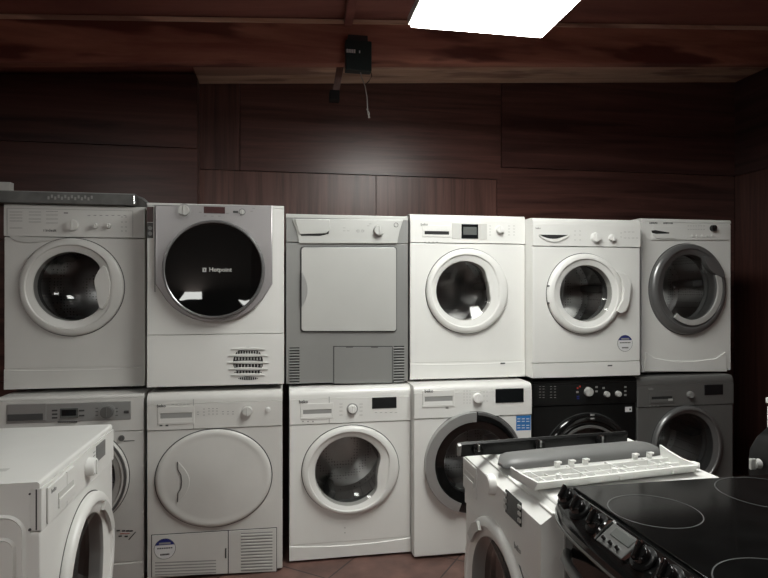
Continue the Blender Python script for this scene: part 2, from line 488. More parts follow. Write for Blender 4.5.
        return d
    def dots(s, pts, w, h, mat='grey_print', name='printed_marks', par=None, y=None):
        g = G(); y = s.py if y is None else y
        for x, yy in pts:
            lx, lz = s.L(x, yy); g.box(lx - w/2, lx + w/2, y - .0012, y + .001, lz - h/2, lz + h/2)
        return obj(name, g, mat, par or s.cp)
    def text(s, txt, x, y, size, mat='dark_print', name='brand_lettering', yy=None, par=None):
        lx, lz = s.L(x, y); g = G(); g.text(txt, lx, (getattr(s, 'ty', s.py) if yy is None else yy) - .0006, lz, size)
        return obj(name, g, mat, par or s.cp)
    def slats(s, x0, y0, x1, y1, n, mat, name='vent', par=None, void='dark_void', yb=-.001, fill=.6):
        a, b = s.L(x0, y0), s.L(x1, y1)
        X0, X1 = a[0], b[0]
        Z1 = (a[1] + s.L(x1, y0)[1]) / 2; Z0 = (b[1] + s.L(x0, y1)[1]) / 2
        g = G(); g.mi = 1; g.box(X0, X1, yb - .0006, yb + .001, Z0, Z1); g.mi = 0
        st = (Z1 - Z0) / n
        for k in range(n):
            z = Z0 + k * st
            g.prism([(yb - .0008, z), (yb - .005, z + st*fill*.35), (yb - .005, z + st*fill*.6), (yb - .0008, z + st*fill)], X0, X1, 'x')
        return obj(name, g, [mat, void], par or s.t)

def sticker(a, x, y, r, full=True, yb0=0):
    """round efficiency sticker: white disc, blue cap, lines of print"""
    lx, lz = a.L(x, y, .001); g = G(); yb = -.0002 if a.py > -.02 else 0
    yb -= .001 + yb0
    n = 32
    if full: g.mi = 1; g.cyl((lx, yb, lz), r*1.04, .0008, 'y', 32)
    g.mi = 0; g.cyl((lx, yb - .0006, lz), r, .0008, 'y', 32)
    g.mi = 2
    pts = [(lx + r*cos(q), lz + r*sin(q)) for q in [pi*.13 + k*(pi*.74)/12 for k in range(13)]]
    g.prism(pts, yb - .0016, yb - .0006, 'y')
    g.mi = 1
    for zz, ww, hh in ((.08, .75, .13), (-.55, .45, .16)):
        k = 7
        for i in range(k):
            xx = lx + r*ww*(-1 + 2*(i + .5)/k)
            g.box(xx - r*ww/k*.75, xx + r*ww/k*.75, yb - .0016, yb - .0006, lz + r*(zz - hh/2), lz + r*(zz + hh/2))
    g.mi = 3
    g.box(lx - r*.55, lx + r*.55, yb - .0022, yb - .0012, lz + r*.48, lz + r*.66)
    o = obj('efficiency_sticker', g, ['paper', 'dark_print', 'blue', 'grey_print'], a.front); return o

def grp_of(cat): return {'washing machine': 'washing machines stacked in two rows', 'tumble dryer': 'tumble dryers stacked in two rows'}[cat]

# ================================================================== THE ROOM
UL, UR, WB, WF = -2.3, 3.22, 3.67, -2.4      # left / right wall, back wall, wall behind the camera
def zc(u, w): return 2.632 + .065*u - .21*(w - 3.67)     # underside of the sloping ceiling
OFF[0] = 0

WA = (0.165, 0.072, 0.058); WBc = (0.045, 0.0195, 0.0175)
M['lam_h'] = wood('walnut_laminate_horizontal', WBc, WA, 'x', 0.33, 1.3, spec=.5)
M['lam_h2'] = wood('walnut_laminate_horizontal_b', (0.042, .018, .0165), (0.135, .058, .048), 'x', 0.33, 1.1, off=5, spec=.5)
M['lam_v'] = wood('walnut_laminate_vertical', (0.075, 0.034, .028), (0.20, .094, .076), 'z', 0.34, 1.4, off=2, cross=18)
M['lam_v2'] = wood('walnut_laminate_vertical_b', (0.047, .020, .017), (0.14, .062, .050), 'z', 0.34, 1.4, off=9, cross=18)
M['gap'] = plain('panel_gap', (0.004, 0.003, 0.003), 0.8)
M['beam'] = wood('red_brown_timber', (0.24, 0.078, 0.056), (0.54, 0.235, 0.165), 'x', 0.5, 1.2, knots=.85, cross=6, off=1)
M['plate'] = wood('pale_timber', (0.55, 0.32, 0.22), (0.80, 0.58, 0.44), 'x', 0.6, 1.6, knots=.7, cross=9, off=3)
M['ceil'] = wood('dark_red_ceiling_board', (0.17, 0.060, 0.048), (0.33, 0.130, 0.102), 'x', 0.5, 1.0, cross=5, off=8)
M['wallplain'] = plain('painted_wall', (0.16, 0.13, 0.12), 0.7, var=.1, vscale=2)

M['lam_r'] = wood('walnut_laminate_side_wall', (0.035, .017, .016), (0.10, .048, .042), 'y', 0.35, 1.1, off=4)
# floor: red-brown tiles laid diagonally
def floor_mat():
    m, nt, p = new_mat('red_brown_floor_tiles')
    tc = nt.nodes.new('ShaderNodeTexCoord'); mp = nt.nodes.new('ShaderNodeMapping')
    mp.inputs['Rotation'].default_value = (0, 0, radians(38)); mp.inputs['Location'].default_value = (.11, .05, 0)
    nt.links.new(tc.outputs['Object'], mp.inputs['Vector'])
    br = nt.nodes.new('ShaderNodeTexBrick'); br.offset = 0; br.inputs['Scale'].default_value = 1
    br.inputs['Brick Width'].default_value = .45; br.inputs['Row Height'].default_value = .45
    br.inputs['Mortar Size'].default_value = .004
    br.inputs['Color1'].default_value = (0.15, 0.085, 0.07, 1); br.inputs['Color2'].default_value = (0.13, 0.07, 0.058, 1)
    br.inputs['Mortar'].default_value = (0.03, 0.02, 0.018, 1)
    nt.links.new(mp.outputs['Vector'], br.inputs['Vector'])
    n = nt.nodes.new('ShaderNodeTexNoise'); n.inputs['Scale'].default_value = 9; n.inputs['Detail'].default_value = 7
    nt.links.new(tc.outputs['Object'], n.inputs['Vector'])
    mr = nt.nodes.new('ShaderNodeMapRange'); mr.inputs['From Min'].default_value = .35; mr.inputs['From Max'].default_value = .7
    mr.inputs['To Min'].default_value = .7; mr.inputs['To Max'].default_value = 1.35
    nt.links.new(n.outputs['Fac'], mr.inputs['Value'])
    mu = nt.nodes.new('ShaderNodeVectorMath'); mu.operation = 'SCALE'
    nt.links.new(br.outputs['Color'], mu.inputs[0]); nt.links.new(mr.outputs['Result'], mu.inputs['Scale'])
    nt.links.new(mu.outputs['Vector'], p.inputs['Base Color'])
    p.inputs['Roughness'].default_value = .5
    return m
M['floor'] = floor_mat()
g = G(); g.box(UL - .1, UR + .1, WF - .1, WB + .1, -.1, 0); struct('floor', g, 'floor')

def wallbox(x0, x1, y0, y1):
    """wall solid whose top follows the ceiling"""
    t = bmesh.new()
    lo = [t.verts.new((x, y, 0)) for x, y in ((x0,y0),(x1,y0),(x1,y1),(x0,y1))]
    hi = [t.verts.new((x, y, zc(x, y))) for x, y in ((x0,y0),(x1,y0),(x1,y1),(x0,y1))]
    t.faces.new(lo); t.faces.new(hi)
    for k in range(4): t.faces.new([lo[k], lo[(k+1) % 4], hi[(k+1) % 4], hi[k]])
    return t
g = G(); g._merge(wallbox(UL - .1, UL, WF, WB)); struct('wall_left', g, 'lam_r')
g = G(); g._merge(wallbox(UL - .1, UR + .1, WF - .1, WF)); struct('wall_front', g, 'wallplain')

# back wall: laminate boards of different grain, 3 mm gaps over a dark backing
g = G(); g.mi = 0; g._merge(wallbox(UL - .1, UR + .1, WB + .012, WB + .12))
ua = ray_w(199, 168, WB)[0]; ub = ray_w(240, 168, WB)[0]; uc = ray_w(376, 178, WB)[0]; ud = ray_w(501, 178, WB)[0]
def bd(x0, x1, z0, z1, mi, out=0.0, top=False):
    g.mi = mi; q = .0018
    t = bmesh.new()
    zz = [z1 - q, z1 - q] if not top else [zc(x0, WB) - .002, zc(x1, WB) - .002]
    f = [t.verts.new((x, WB - out, z)) for x, z in ((x0+q, z0+q), (x1-q, z0+q), (x1-q, zz[1]), (x0+q, zz[0]))]
    b = [t.verts.new((v.co.x, WB + .013, v.co.z)) for v in f]
    t.faces.new(f); t.faces.new(b)
    for k in range(4): t.faces.new([f[k], f[(k+1) % 4], b[(k+1) % 4], b[k]])
    bmesh.ops.bevel(t, geom=[e for e in t.edges if abs(e.verts[0].co.y - (WB-out)) < 1e-6 and abs(e.verts[1].co.y - (WB-out)) < 1e-6], offset=.001, segments=1, affect='EDGES')
    g._merge(t)
z1 = 2.052; z2 = 2.135; z3 = 2.20
ul_ = ray_w(197.5, 168, WB - .10)[0]; z3 = 2.155
bd(UL, ul_, 1.60, z3, 2, .10); bd(UL, ul_, z3, 0, 2, .10, True)
bd(UL, ul_, .8, 1.60, 1, .10); bd(UL, ul_, 0, .8, 2, .10)
bd(ua, ub, z1, 0, 4, 0, True)
bd(ub, ud, z1, 0, 1, 0.004, True)
bd(ua, uc, .9, z1, 3); bd(uc, ud - .03, .9, z1, 3)
bd(ud - .03, UR, .9, z2, 1, .001); bd(ud, UR, z2, 0, 2, .006, True)
bd(ua, UR, 0, .9, 2)
struct('wall_back', g, ['gap', 'lam_h', 'lam_h2', 'lam_v', 'lam_v2'])

# right wall: two courses of boards
g = G(); g.mi = 0; g._merge(wallbox(UR + .012, UR + .12, WF, WB))
def bdr(y0, y1, z0, z1, mi, top=False):
    g.mi = mi; q = .0018; t = bmesh.new()
    zz = [z1 - q, z1 - q] if not top else [zc(UR, y0) - .002, zc(UR, y1) - .002]
    f = [t.verts.new((UR, y, z)) for y, z in ((y0+q, z0+q), (y1-q, z0+q), (y1-q, zz[1]), (y0+q, zz[0]))]
    b = [t.verts.new((UR + .013, v.co.y, v.co.z)) for v in f]
    t.faces.new(f); t.faces.new(b)
    for k in range(4): t.faces.new([f[k], f[(k+1) % 4], b[(k+1) % 4], b[k]])
    g._merge(t)
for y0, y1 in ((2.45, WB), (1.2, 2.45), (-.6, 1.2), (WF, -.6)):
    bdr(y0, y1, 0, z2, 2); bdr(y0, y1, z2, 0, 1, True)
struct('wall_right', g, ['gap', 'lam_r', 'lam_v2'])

# sloping ceiling slab
t = bmesh.new()
cs = [(UL-.1, WF-.1), (UR+.1, WF-.1), (UR+.1, WB+.12), (UL-.1, WB+.12)]
lo = [t.verts.new((x, y, zc(x, y))) for x, y in cs]; hi = [t.verts.new((x, y, zc(x, y) + .08)) for x, y in cs]
t.faces.new(lo); t.faces.new(hi)
for k in range(4): t.faces.new([lo[k], lo[(k+1) % 4], hi[(k+1) % 4], hi[k]])
g = G(); g._merge(t); struct('ceiling', g, 'ceil')

def slopebox(x0, x1, y0, y1, zb, zt, bev=.004):
    """timber whose bottom/top heights are functions of x"""
    t = bmesh.new(); A = []
    for x in (x0, x1):
        A.append([t.verts.new((x, y0, zb(x, y0))), t.verts.new((x, y1, zb(x, y1))), t.verts.new((x, y1, zt(x, y1))), t.verts.new((x, y0, zt(x, y0)))])
    t.faces.new(A[0]); t.faces.new(A[1])
    for k in range(4): t.faces.new([A[0][k], A[0][(k+1) % 4], A[1][(k+1) % 4], A[1][k]])
    if bev: bmesh.ops.bevel(t, geom=list(t.edges), offset=bev, segments=2, affect='EDGES')
    return t
BW = 3.10
def zb(u): return 2.518 + .067*u
g = G(); g._merge(slopebox(UL, UR, BW, BW + .07, lambda x, y: zb(x), lambda x, y: zc(x, y) - .001)); struct('trim_1', g, 'beam')
# narrow strip along the top of the beam, in a paler colour
g = G(); g._merge(slopebox(UL, UR, BW - .012, BW, lambda x, y: zc(x, BW) - .026, lambda x, y: zc(x, BW) - .004, .002)); struct('trim_2', g, 'plate')
# beam closer to the camera that carries the lamp
g = G(); g._merge(slopebox(UL, UR, 1.72, 1.79, lambda x, y: zb(x) + .01, lambda x, y: zc(x, y) - .001)); struct('trim_3', g, 'beam')
g = G(); g._merge(slopebox(UL, UR, .3, .37, lambda x, y: zb(x) + .3, lambda x, y: zc(x, y) - .001)); struct('trim_4', g, 'beam')
# wall plate under the ceiling, from the left board stack to the corner
g = G(); g._merge(slopebox(ua + .004, UR, 3.36, WB - .008, lambda x, y: zc(x, WB) - .030, lambda x, y: zc(x, WB) - .004, .003)); struct('trim_5', g, 'plate')

# ------------------------------------------------------------------ lamp
def cam2room(X, Z): return X*C_ + Z*S, -X*S + Z*C_
lu, lw = cam2room(.10, 2.38)
lt = thing('ceiling_light', 'white rectangular LED panel lamp glowing at the top of the picture', 'ceiling light', (lu + .30, lw - .285, 2.415), 0)
OFF[0] = 0
g = G(); fr = .012
for a in ((-.3, .3, -.9, -.9+fr), (-.3, .3, .3-fr, .3), (-.3, -.3+fr, -.9+fr, .3-fr), (.3-fr, .3, -.9+fr, .3-fr)):
    g.box(a[0], a[1], a[2], a[3], 0, .035, .002, 1)
g.box(-.29, .29, -.89, .29, .028, .035)
obj('frame', g, 'led_frame', lt)
g = G(); g.box(-.3+fr, .3-fr, -.9+fr, .3-fr, -.014, .012, .003); obj('diffuser', g, 'led', lt)
for x, y in ((-.2, -.8), (.2, -.8), (-.2, .2), (.2, .2)):
    X, Y = lu + .3 + x, lw - .285 + y
    g = G(); g.tube([(x, y, .03), (x, y, zc(X, Y) - 2.415 + .001)], .0015, 6)
    obj('hanging_wire', g, 'wire_dark', lt)
# a second lamp of the same kind behind the camera
LAMPS = [lt]
for LX, LY, lab in ((-1.75, -.35, 'rectangular LED panel lamp out of view, behind the viewer on the left'), (-.15, -1.75, 'rectangular LED panel lamp out of view, far behind the viewer')):
    l2 = thing('ceiling_light', lab, 'ceiling light', (LX, LY, 2.415)); LAMPS.append(l2)
    for ch in list(lt.children):
        c = ch.copy(); COL.objects.link(c); c.parent = l2
        if ch.name.startswith('diffuser'): c.data = ch.data.copy(); c.data.materials.clear(); c.data.materials.append(M['led2'])
        if ch.name.startswith('hanging_wire'): c.scale = (1, 1, (zc(LX, LY) - 2.415)/(zc(lt.location.x, lt.location.y) - 2.415))
for l in LAMPS: l['group'] = 'rectangular LED ceiling lamps'

def arc_band(g, lx, lz, r0, r1, d0, d1, y0, y1, n=40, bev=.003):
    q = [radians(d0 + (d1 - d0)*j/n) for j in range(n + 1)]
    po = [(lx + r1*cos(t), lz + r1*sin(t)) for t in q]; pi_ = [(lx + r0*cos(t), lz + r0*sin(t)) for t in q]
    g.prism(po + pi_[::-1], y0, y1, 'y', bev)

# ================================================================== TOP ROW
TOP = 'front'
# 1: white washing machine, far left
a = App('washing_machine', 'white washing machine at the far left of the top row, under a loose grey panel', 'washing machine',
        'front', 2.85, -1.2315, -.634, .856, .845, .54, body='white_warm', panel_h=.128, top_h=.016, top_round=.008, kick_h=.088, arc=.006,
        door=dict(c=(0, 0), R=.225, r=.155), group=grp_of('washing machine')) if False else None

def row(name, label, cat, w, xl, xr, z0, H, D, c, R, r, gc=None, dkw=None, yw=None, **kw):
    """xl/xr photo edges of the front, c/gc photo centres of door and glass, R/r radii in photo pixels"""
    u0 = ray_w(xl, 300, w)[0] if xl is not None else kw.pop('u0'); u1 = ray_w(xr, 300, w)[0]
    mid = (u0+u1)/2
    d = None
    if c:
        u, z, Z = ray_w(c[0], c[1], w - .02); k = Z / F
        d = dict(c=(u - mid, z - z0), R=R*k, r=r*k)
        if gc: u2, z2_, Z2 = ray_w(gc[0], gc[1], w - .02); d['gc'] = (u2 - mid, z2_ - z0)
        d.update(dkw or {})
    return App(name, label, cat, 'front', w, u0, u1, z0, H, D, door=d, group=grp_of(cat), **kw)

a = row('washing_machine', 'white washing machine at the far left of the top row, grey panel lying on it', 'washing machine',
        2.85, 4, 145, .856, .848, .54, (71, 287), 49, 34.5, gc=(70, 286.5), dkw=dict(b=.24, sg=.50, th0=.02, pw=3, bulge=.022, glass='glass_dark', ring='white_warm'),
        body='white_warm', panel_h=.134, top_h=.014, top_round=.010, kick_h=.088, arc=.006)
a.knob(73, 225.5, .027, 'white_warm'); a.knob(95.5, 226, .013, 'white_warm', 'selector'); a.knob(108.5, 226, .013, 'white_warm', 'selector')
# handle lens on the right of the glass
lx, lz = a.L(103, 286.5)
g = G(); k = a.pxm(70, 286)
def PL(a, pts): return [a.L(x, y) for x, y in pts]
g.prism(PL(a, [(104, 266), (100, 270.5), (97, 276), (95.6, 281), (96.2, 286), (97.8, 292), (98.5, 299), (100.5, 307.5), (104, 309), (108, 303), (111, 294), (111.5, 283), (109, 272), (107, 267.5)]), -.027, -.010, 'y', .003); obj('door_handle', g, 'white_warm', a.door)
a.text('i indesit', 43.5, 231.5, .017)
a.dots([(x, y) for x in (12, 16, 20) for y in (212, 215, 218, 221, 228)] , .020, .0022, 'grey_print')
a.dots([(x, y) for x in (31, 35, 39) for y in (212, 215, 219, 222)] , .018, .0022, 'grey_print', 'printed_list')
a.dots([(x, y) for x in (48, 52, 56) for y in (211.5, 215, 219, 223)], .016, .0022, 'red_print' if False else 'grey_print', 'printed_list')
a.dots([(89 + 6*i, 215.5) for i in range(7)], .012, .003, 'grey_print', 'printed_list')
a.dots([(122 + 4*i, y) for i in range(2) for y in (217, 222, 227, 231)], .008, .003, 'grey_print', 'printed_list')
a.dots([(66, 213)], .018, .004, 'dark_print', 'printed_list')
pan = [a.L(7, 208), a.L(133, 237)]
g = G()
X0, X1 = pan[0][0], pan[1][0]; Z1, Z0 = pan[0][1], pan[1][1]
g.box(X0, X1, a.py - .0015, a.py - .0004, Z1 - .0015, Z1); g.box(X1 - .0015, X1, a.py - .0015, a.py - .0004, Z0, Z1); g.box(X0, X0 + .0015, a.py - .0015, a.py - .0004, Z0, Z1)
obj('panel_outline', g, 'grey_print', a.cp)
g = G(); g.prism(PL(a, [(9, 236), (66, 238), (52, 240), (38, 242.5), (24, 242.5), (14, 240)]), -.0045, .001, 'y', .001); obj('drawer_grip', g, 'offwhite', a.cp)
A1 = a

# 2: white dryer with silver fascia and black round door
a = row('tumble_dryer', 'white tumble dryer with silver fascia and big round black glass door, top row', 'tumble dryer',
        2.76, 147, 284, .862, .85, .56, None, 0, 0, body='white', panel_h=0, top_h=.012, top_round=.006, kick_h=.235, kick=True)
cx, cy = 214.5, 270
arc_pts = [(156, 205.5), (272.5, 206), (272.5, 284)] + [(cx + 58.5*cos(q)*1.0, cy + 52*sin(q)) for q in [radians(d) for d in (24, 35, 46, 57, 68, 79, 90, 101, 112, 123, 134, 145, 156)]] + [(156, 284)]
g = G(); g.prism(PL(a, arc_pts), -.026, .004, 'y', .006, 3); fas = obj('silver_fascia', g, 'silver_fascia', a.t); fas['label'] = 'silver front fascia'
k = a.pxm(214, 269)
lx, lz = a.L(214, 269.5, .045)
g = G(); R = 48*k
g.polar(lx, lz, [(R + .006, -.020), (R + .004, -.038), (R - .001, -.053), (R - .006, -.054), (R - .010, -.051), (R - .012, -.024)], 96, close=True); dr = obj('door', g, 'grey_ring', a.t)
g = G(); g.polar(lx, lz, [(R*q, -.052 + .026*(1 - q**2)) for q in (.985, .95, .9, .8, .7, .6, .5, .4, .3, .2, .1, .03)], 96, cap_last=True); obj('door_glass', g, 'black_mirror', dr)['label'] = 'black glossy dished glass'
g = G(); tx, tz = a.L(209, 271.5, .03)
g.text('Hotpoint', tx, -.0290, tz, .027, depth=.004)
bx, bz = a.L(202.5, 271.8, .03); g.box(bx, bx + .017, -.0315, -.027, bz - .001, bz + .018); g.mi = 1; g.box(bx + .0065, bx + .0105, -.0320, -.0312, bz + .004, bz + .015)
obj('brand_lettering', g, ['silver_light', 'black_gloss'], dr)
a.py = -.027; a.cp = fas
a.knob(185, 211.5, .026, 'silver_light', base='silver')
a.rect(204.5, 207.5, 225.5, 214, 'red_display', 'display', yb=-.027)
a.rect(233.5, 211.5, 238.5, 213.5, 'dark_print', 'printed_mark', yb=-.027)
a.knob(242.5, 212.7, .0125, 'silver_light', 'start_button', base='grey_ring', depth=.006)
a.dots([(206, 216.5), (213, 216.8), (220, 216.8), (201, 213), (228, 214), (252, 212), (254, 209)], .012, .005, 'grey_print', 'button_row')
a.cp = a.front; a.py = 0
a.rect(146.8, 206.5, 153, 222, 'red_display', 'side_display', yb=0); a.rect(147, 222.5, 153, 238, 'dark_print', 'side_button_panel', yb=0, th=.0015)
g = G()
for yy in (228, 233.5):
    lx, lz = a.L(150, yy); g.cyl((lx, -.003, lz), .009, .006, 'y', 20, bev=.001)
obj('side_button', g, 'grey_ring', a.front)
a.rect(154.2, 205, 155.4, 292, 'grey_print', 'fascia_groove', th=.001, yb=0)
# louvres
g = G(); g.mi = 1; g.prism(PL(a, [(248 + 15*cos(q), 362 + 15*sin(q)) for q in [2*pi*j/40 for j in range(40)]]), -.0018, -.0008, 'y'); g.mi = 0
for i, yy in enumerate((349.5, 356, 363, 369.5, 375.5)):
    n = 14; hw = (17, 20, 21, 20, 17)[i]; top = []; bot = []
    for j in range(n + 1):
        q = -1 + 2*j/n
        x = 248 + hw*q; c_ = 2.2*(1 - q*q)**.7
        top.append((x, yy - c_ - .1)); bot.append((x, yy + c_*.3 + .1))
    g.mi = 0; g.prism(PL(a, top + bot[::-1]), -.006, -.0008, 'y', .0015)
    hw2 = (12, 14, 15, 14, 10)[i]
    for s_ in range(1):
        g.mi = 1; g.prism(PL(a, [(248 + hw2*math.cos(q), yy + 3 + 1.6*math.sin(q)) for q in [2*pi*j/24 for j in range(24)]]), -.0022, -.0012, 'y')
        g.mi = 0
        for e in range(-4, 5):
            xx = 248 + e*hw2/4.6
            g.prism(PL(a, [(xx - .25, yy + 1.3), (xx + .25, yy + 1.3), (xx + .25, yy + 4.2), (xx - .25, yy + 4.2)]), -.0026, -.0022, 'y')
obj('vent_louvre', g, ['white', 'dark_void'], a.kick)

# 3: grey dryer with square door
a = row('tumble_dryer', 'silver-grey tumble dryer with a squarish flat door, top row', 'tumble dryer',
        2.88, 286, 408, .8385, .852, .54, None, 0, 0, body='grey_body', panel_h=.122, top_h=.018, top_round=.004, kick=False, top_mat='silver_light')
# lighter control fascia trapezoid
g = G(); g.prism(PL(a, [(292, 219), (403, 220), (399.5, 231), (397, 243.5), (299, 243.5), (296.5, 231)]), -.011, -.003, 'y', .003); a.fa = obj('control_fascia', g, 'silver_light', a.cp)
a.py = -.011
g = G(); g.prism(PL(a, [(295, 219.5), (329.5, 220), (330, 230), (326, 233.5), (300, 234.5), (298, 231)]), -.019, -.009, 'y', .003); obj('water_tank_drawer', g, 'silver_light', a.cp)
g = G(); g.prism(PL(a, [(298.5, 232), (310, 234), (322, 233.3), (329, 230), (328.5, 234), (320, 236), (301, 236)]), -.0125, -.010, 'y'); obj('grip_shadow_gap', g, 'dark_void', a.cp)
a.knob(378.5, 230.8, .028, 'silver_light', depth=.026)
g = G(); lx, lz = a.L(396, 225, .01); g.polar(lx, lz, [(.0115, -.0105), (.0115, -.0125), (.0095, -.0125), (.0095, -.0105)], 24, close=True); obj('start_button', g, 'dark_print', a.cp)
a.text('beko', 295.5, 221.8, .012)
a.dots([(344, 228), (344, 231), (348, 231), (370, 224), (368, 226)] + [(357, 231), (363, 231)], .012, .0022, 'grey_print')
g = G()
for xx in (358, 362.5):
    lx, lz = a.L(xx, 231, .01); g.polar(lx, lz, [(.007, -.0105), (.007, -.0125), (.0055, -.0125), (.0055, -.0105)], 20, close=True)
obj('button', g, 'grey_print', a.cp)
def rrpts(x0, y0, x1, y1, r, n=5):
    P = []
    for (cx, cy, q0) in ((x1-r, y0+r, -90), (x1-r, y1-r, 0), (x0+r, y1-r, 90), (x0+r, y0+r, 180)):
        for j in range(n+1):
            q = radians(q0 + 90*j/n); P.append((cx + r*cos(q), cy + r*sin(q)))
    return P
g = G(); g.mi = 1; g.prism(PL(a, rrpts(300, 246.3, 397, 332.2, 3.5)), -.0025, .001, 'y'); g.mi = 0
dpts = rrpts(301.5, 247.5, 396, 331, 3)
g.prism(PL(a, dpts), -.013, .001, 'y', .003)
dr = obj('door', g, ['silver_light', 'dark_print'], a.t)
g = G(); pts = [(301.5, 271)] + [(301.5 + 6.2*sin(pi*j/12), 271 + 37*j/12) for j in range(1, 12)] + [(301.5, 308)]
g.mi = 0; g.prism(PL(a, pts), -.019, -.012, 'y', .002)
g.mi = 1; g.prism(PL(a, [(300.8, 273), (302.2, 273), (302.2, 306), (300.8, 306)]), -.0145, -.012, 'y')
obj('door_handle', g, ['silver', 'dark_void'], dr)
a.slats(289.5, 347.5, 299.5, 384, 13, 'grey_body', 'vent', a.front)
a.slats(393.8, 346, 404.3, 382.5, 13, 'grey_body', 'vent', a.front)
g = G(); g.mi = 1; g.prism(PL(a, [(333.2, 346), (392.8, 346), (392.8, 383.4), (333.2, 384)]), -.0015, .001, 'y'); g.mi = 0
g.prism(PL(a, [(334.3, 347), (392, 347), (392, 383), (334.3, 383.6)]), -.004, .001, 'y', .001)
g.mi = 1; g.prism(PL(a, [(346, 346.4), (353, 346.4), (353, 347.6), (346, 347.6)]), -.005, -.003, 'y'); g.prism(PL(a, [(371, 346.4), (378, 346.4), (378, 347.6), (371, 347.6)]), -.005, -.003, 'y')
obj('filter_flap', g, ['grey_body', 'dark_print'], a.front)

# 4: white washer with grey-backed display
a = row('washing_machine', 'bright white washing machine with a square black display, centre of the top row', 'washing machine',
        2.87, 410, 525, .847, .857, .52, (468.3, 291), 42.6, 29.5, gc=(465.5, 290.7), dkw=dict(b=.13, sg=.5, th0=.2, bulge=.026, ring='white'),
        body='white', panel_h=.112, top_h=.036, top_round=.02, kick_h=.080, arc=.006)
a.rect(452, 223.5, 487, 239, 'offwhite', 'display_surround', th=.002)
a.rect(461.3, 224.3, 478, 238.7, 'display', 'display', th=.004); a.rect(463, 227, 476.5, 235, 'lcd', 'screen', th=.005)
a.knob(499.5, 229.5, .022, 'white_plastic')
a.drawer(424.5, 231, 449, 234.8, lip=False, outer=None)
a.text('beko', 420.5, 225.5, .019, 'grey_print'); a.dots([(425 + 4*i, 242.2) for i in range(4)], .010, .003); 
a.dots([(455, y) for y in (228, 231, 234)] + [(483, y) for y in (228, 231, 234)], .014, .0018)
a.dots([(x, y) for x in (490, 509, 514) for y in (226, 229, 232, 235)], .010, .0018, name='printed_list')
a.rect(500.5, 362.6, 505, 364, 'dark_print', 'latch_slot', th=.004, yb=-.003, par=a.kick)

# 5: white washer with protruding handle
a = row('washing_machine', 'white washing machine with two dials and a round blue sticker, top row', 'washing machine',
        2.78, 532.5, 640, .8505, .836, .58, (586, 293.7), 40.3, 28.2, gc=(587.2, 293.3), dkw=dict(bulge=.026, ring='white', glass='glass'),
        body='white', panel_h=.112, top_h=.034, top_round=.02, kick_h=.074)
a.knob(595, 237.6, .027, 'white_plastic'); a.knob(611.5, 238, .019, 'white_plastic', 'selector')
g = G(); pts = [(539, 234.6), (568, 235)] + [(568 - 29*j/8, 235.0 + 3.8*sin(pi*j/8)) for j in range(1, 8)]
g.prism(PL(a, pts), a.py - .0014, a.py + .001, 'y'); obj('finger_recess', g, 'dark_void', a.cp)
g = G(); pts = [(538.5, 235.4)] + [(538.5 + 30.5*j/8, 235.6 + 4.6*sin(pi*j/8)) for j in range(1, 8)] + [(569, 235.4), (569, 236.0)] + [(569 - 30.5*j/8, 236.2 + 6.0*sin(pi*j/8)) for j in range(1, 8)]
g.prism(PL(a, pts), a.py - .006, a.py, 'y', .001); obj('detergent_drawer', g, 'white', a.cp)
a.text('beko', 535.5, 229, .014, 'grey_print'); a.dots([(x, y) for x in (575, 580) for y in (231, 235, 240)] + [(621, 233), (621, 237)], .008, .0018)
a.dots([(625 + 4*i, 232) for i in range(3)] + [(625 + 4*i, 238) for i in range(4)], .014, .0016, name='printed_list')
g = G(); g.prism(PL(a, [(614, 272), (622, 274), (626, 277), (628, 283), (628, 290), (626.5, 303), (623, 311.5), (618, 313.5), (613.5, 311), (619.5, 300), (621, 289), (618.5, 280)]), -.033, -.004, 'y', .004, 3); obj('door_handle', g, 'white', a.door)
g = G()
for yy in (286, 303): 
    lx, lz = a.L(547.5, yy); g.cyl((lx, -.014, lz), .004, .014, 'y', 12)
obj('hinge_pin', g, 'dark_print', a.door)
sticker(a, 625, 343.3, .042)
a.rect(608, 365, 612.5, 366.3, 'dark_print', 'latch_slot', th=.002, yb=-.001, par=a.kick)

# 6: white washer with big silver door
a = row('washing_machine', 'white washing machine with a wide dark silver door ring, rightmost of the top row', 'washing machine',
        2.87, 641.5, 731, .847, .862, .54, (689.2, 289.2), 45.6, 33, gc=(690, 287.5), dkw=dict(sx=.925, gsx=.88, bulge=.034, ring='grey_ring', glass='glass'),
        body='white', panel_h=0, top_h=.020, top_round=.012, kick=False)
g = G(); g.prism(PL(a, [(653, 226), (727.5, 226.5), (727, 240), (651, 240)]), a.py - .003, a.py + .001, 'y', .002); a.cp = obj('control_fascia', g, 'white', a.t)
a.py = -.007
g = G(); g.prism(PL(a, [(651, 230.6), (655, 230.2), (669, 232.6), (668.5, 233.6), (656, 233.9), (652, 233)]), a.py - .0014, a.py + .001, 'y'); obj('finger_recess', g, 'dark_void', a.cp)
g = G(); g.prism(PL(a, [(652, 234), (669, 234), (676, 238.5), (655, 238.5)]), a.py - .005, a.py + .001, 'y', .0015); obj('detergent_drawer', g, 'white', a.cp)
a.knob(712, 228.4, .019, 'black_gloss', mark=1)
a.text('ZANUSSI', 649.5, 223.6, .0125, yy=-.001); a.text('LINDO100', 663.5, 223.8, .013, yy=-.001)
a.dots([(688 + 2.6*i, y) for i in range(7) for y in (226, 229.5)] , .007, .002, 'grey_print')
g = G()
for i in range(5):
    lx, lz = a.L(692 + 5*i, 235.8); g.cyl((lx, a.py - .003, lz), .0075, .006, 'y', 18, bev=.001)
obj('button', g, 'white_plastic', a.cp)
g = G(); g.prism(PL(a, [(699.5, 256.5), (708, 258.5), (715, 264), (719, 271), (720.5, 278.5), (712, 275), (705, 269.5), (701, 263)]), -.043, -.014, 'y', .004, 3); obj('door_handle', g, 'grey_ring', a.door)
lx, lz = a.L(692.3, 288, .03)
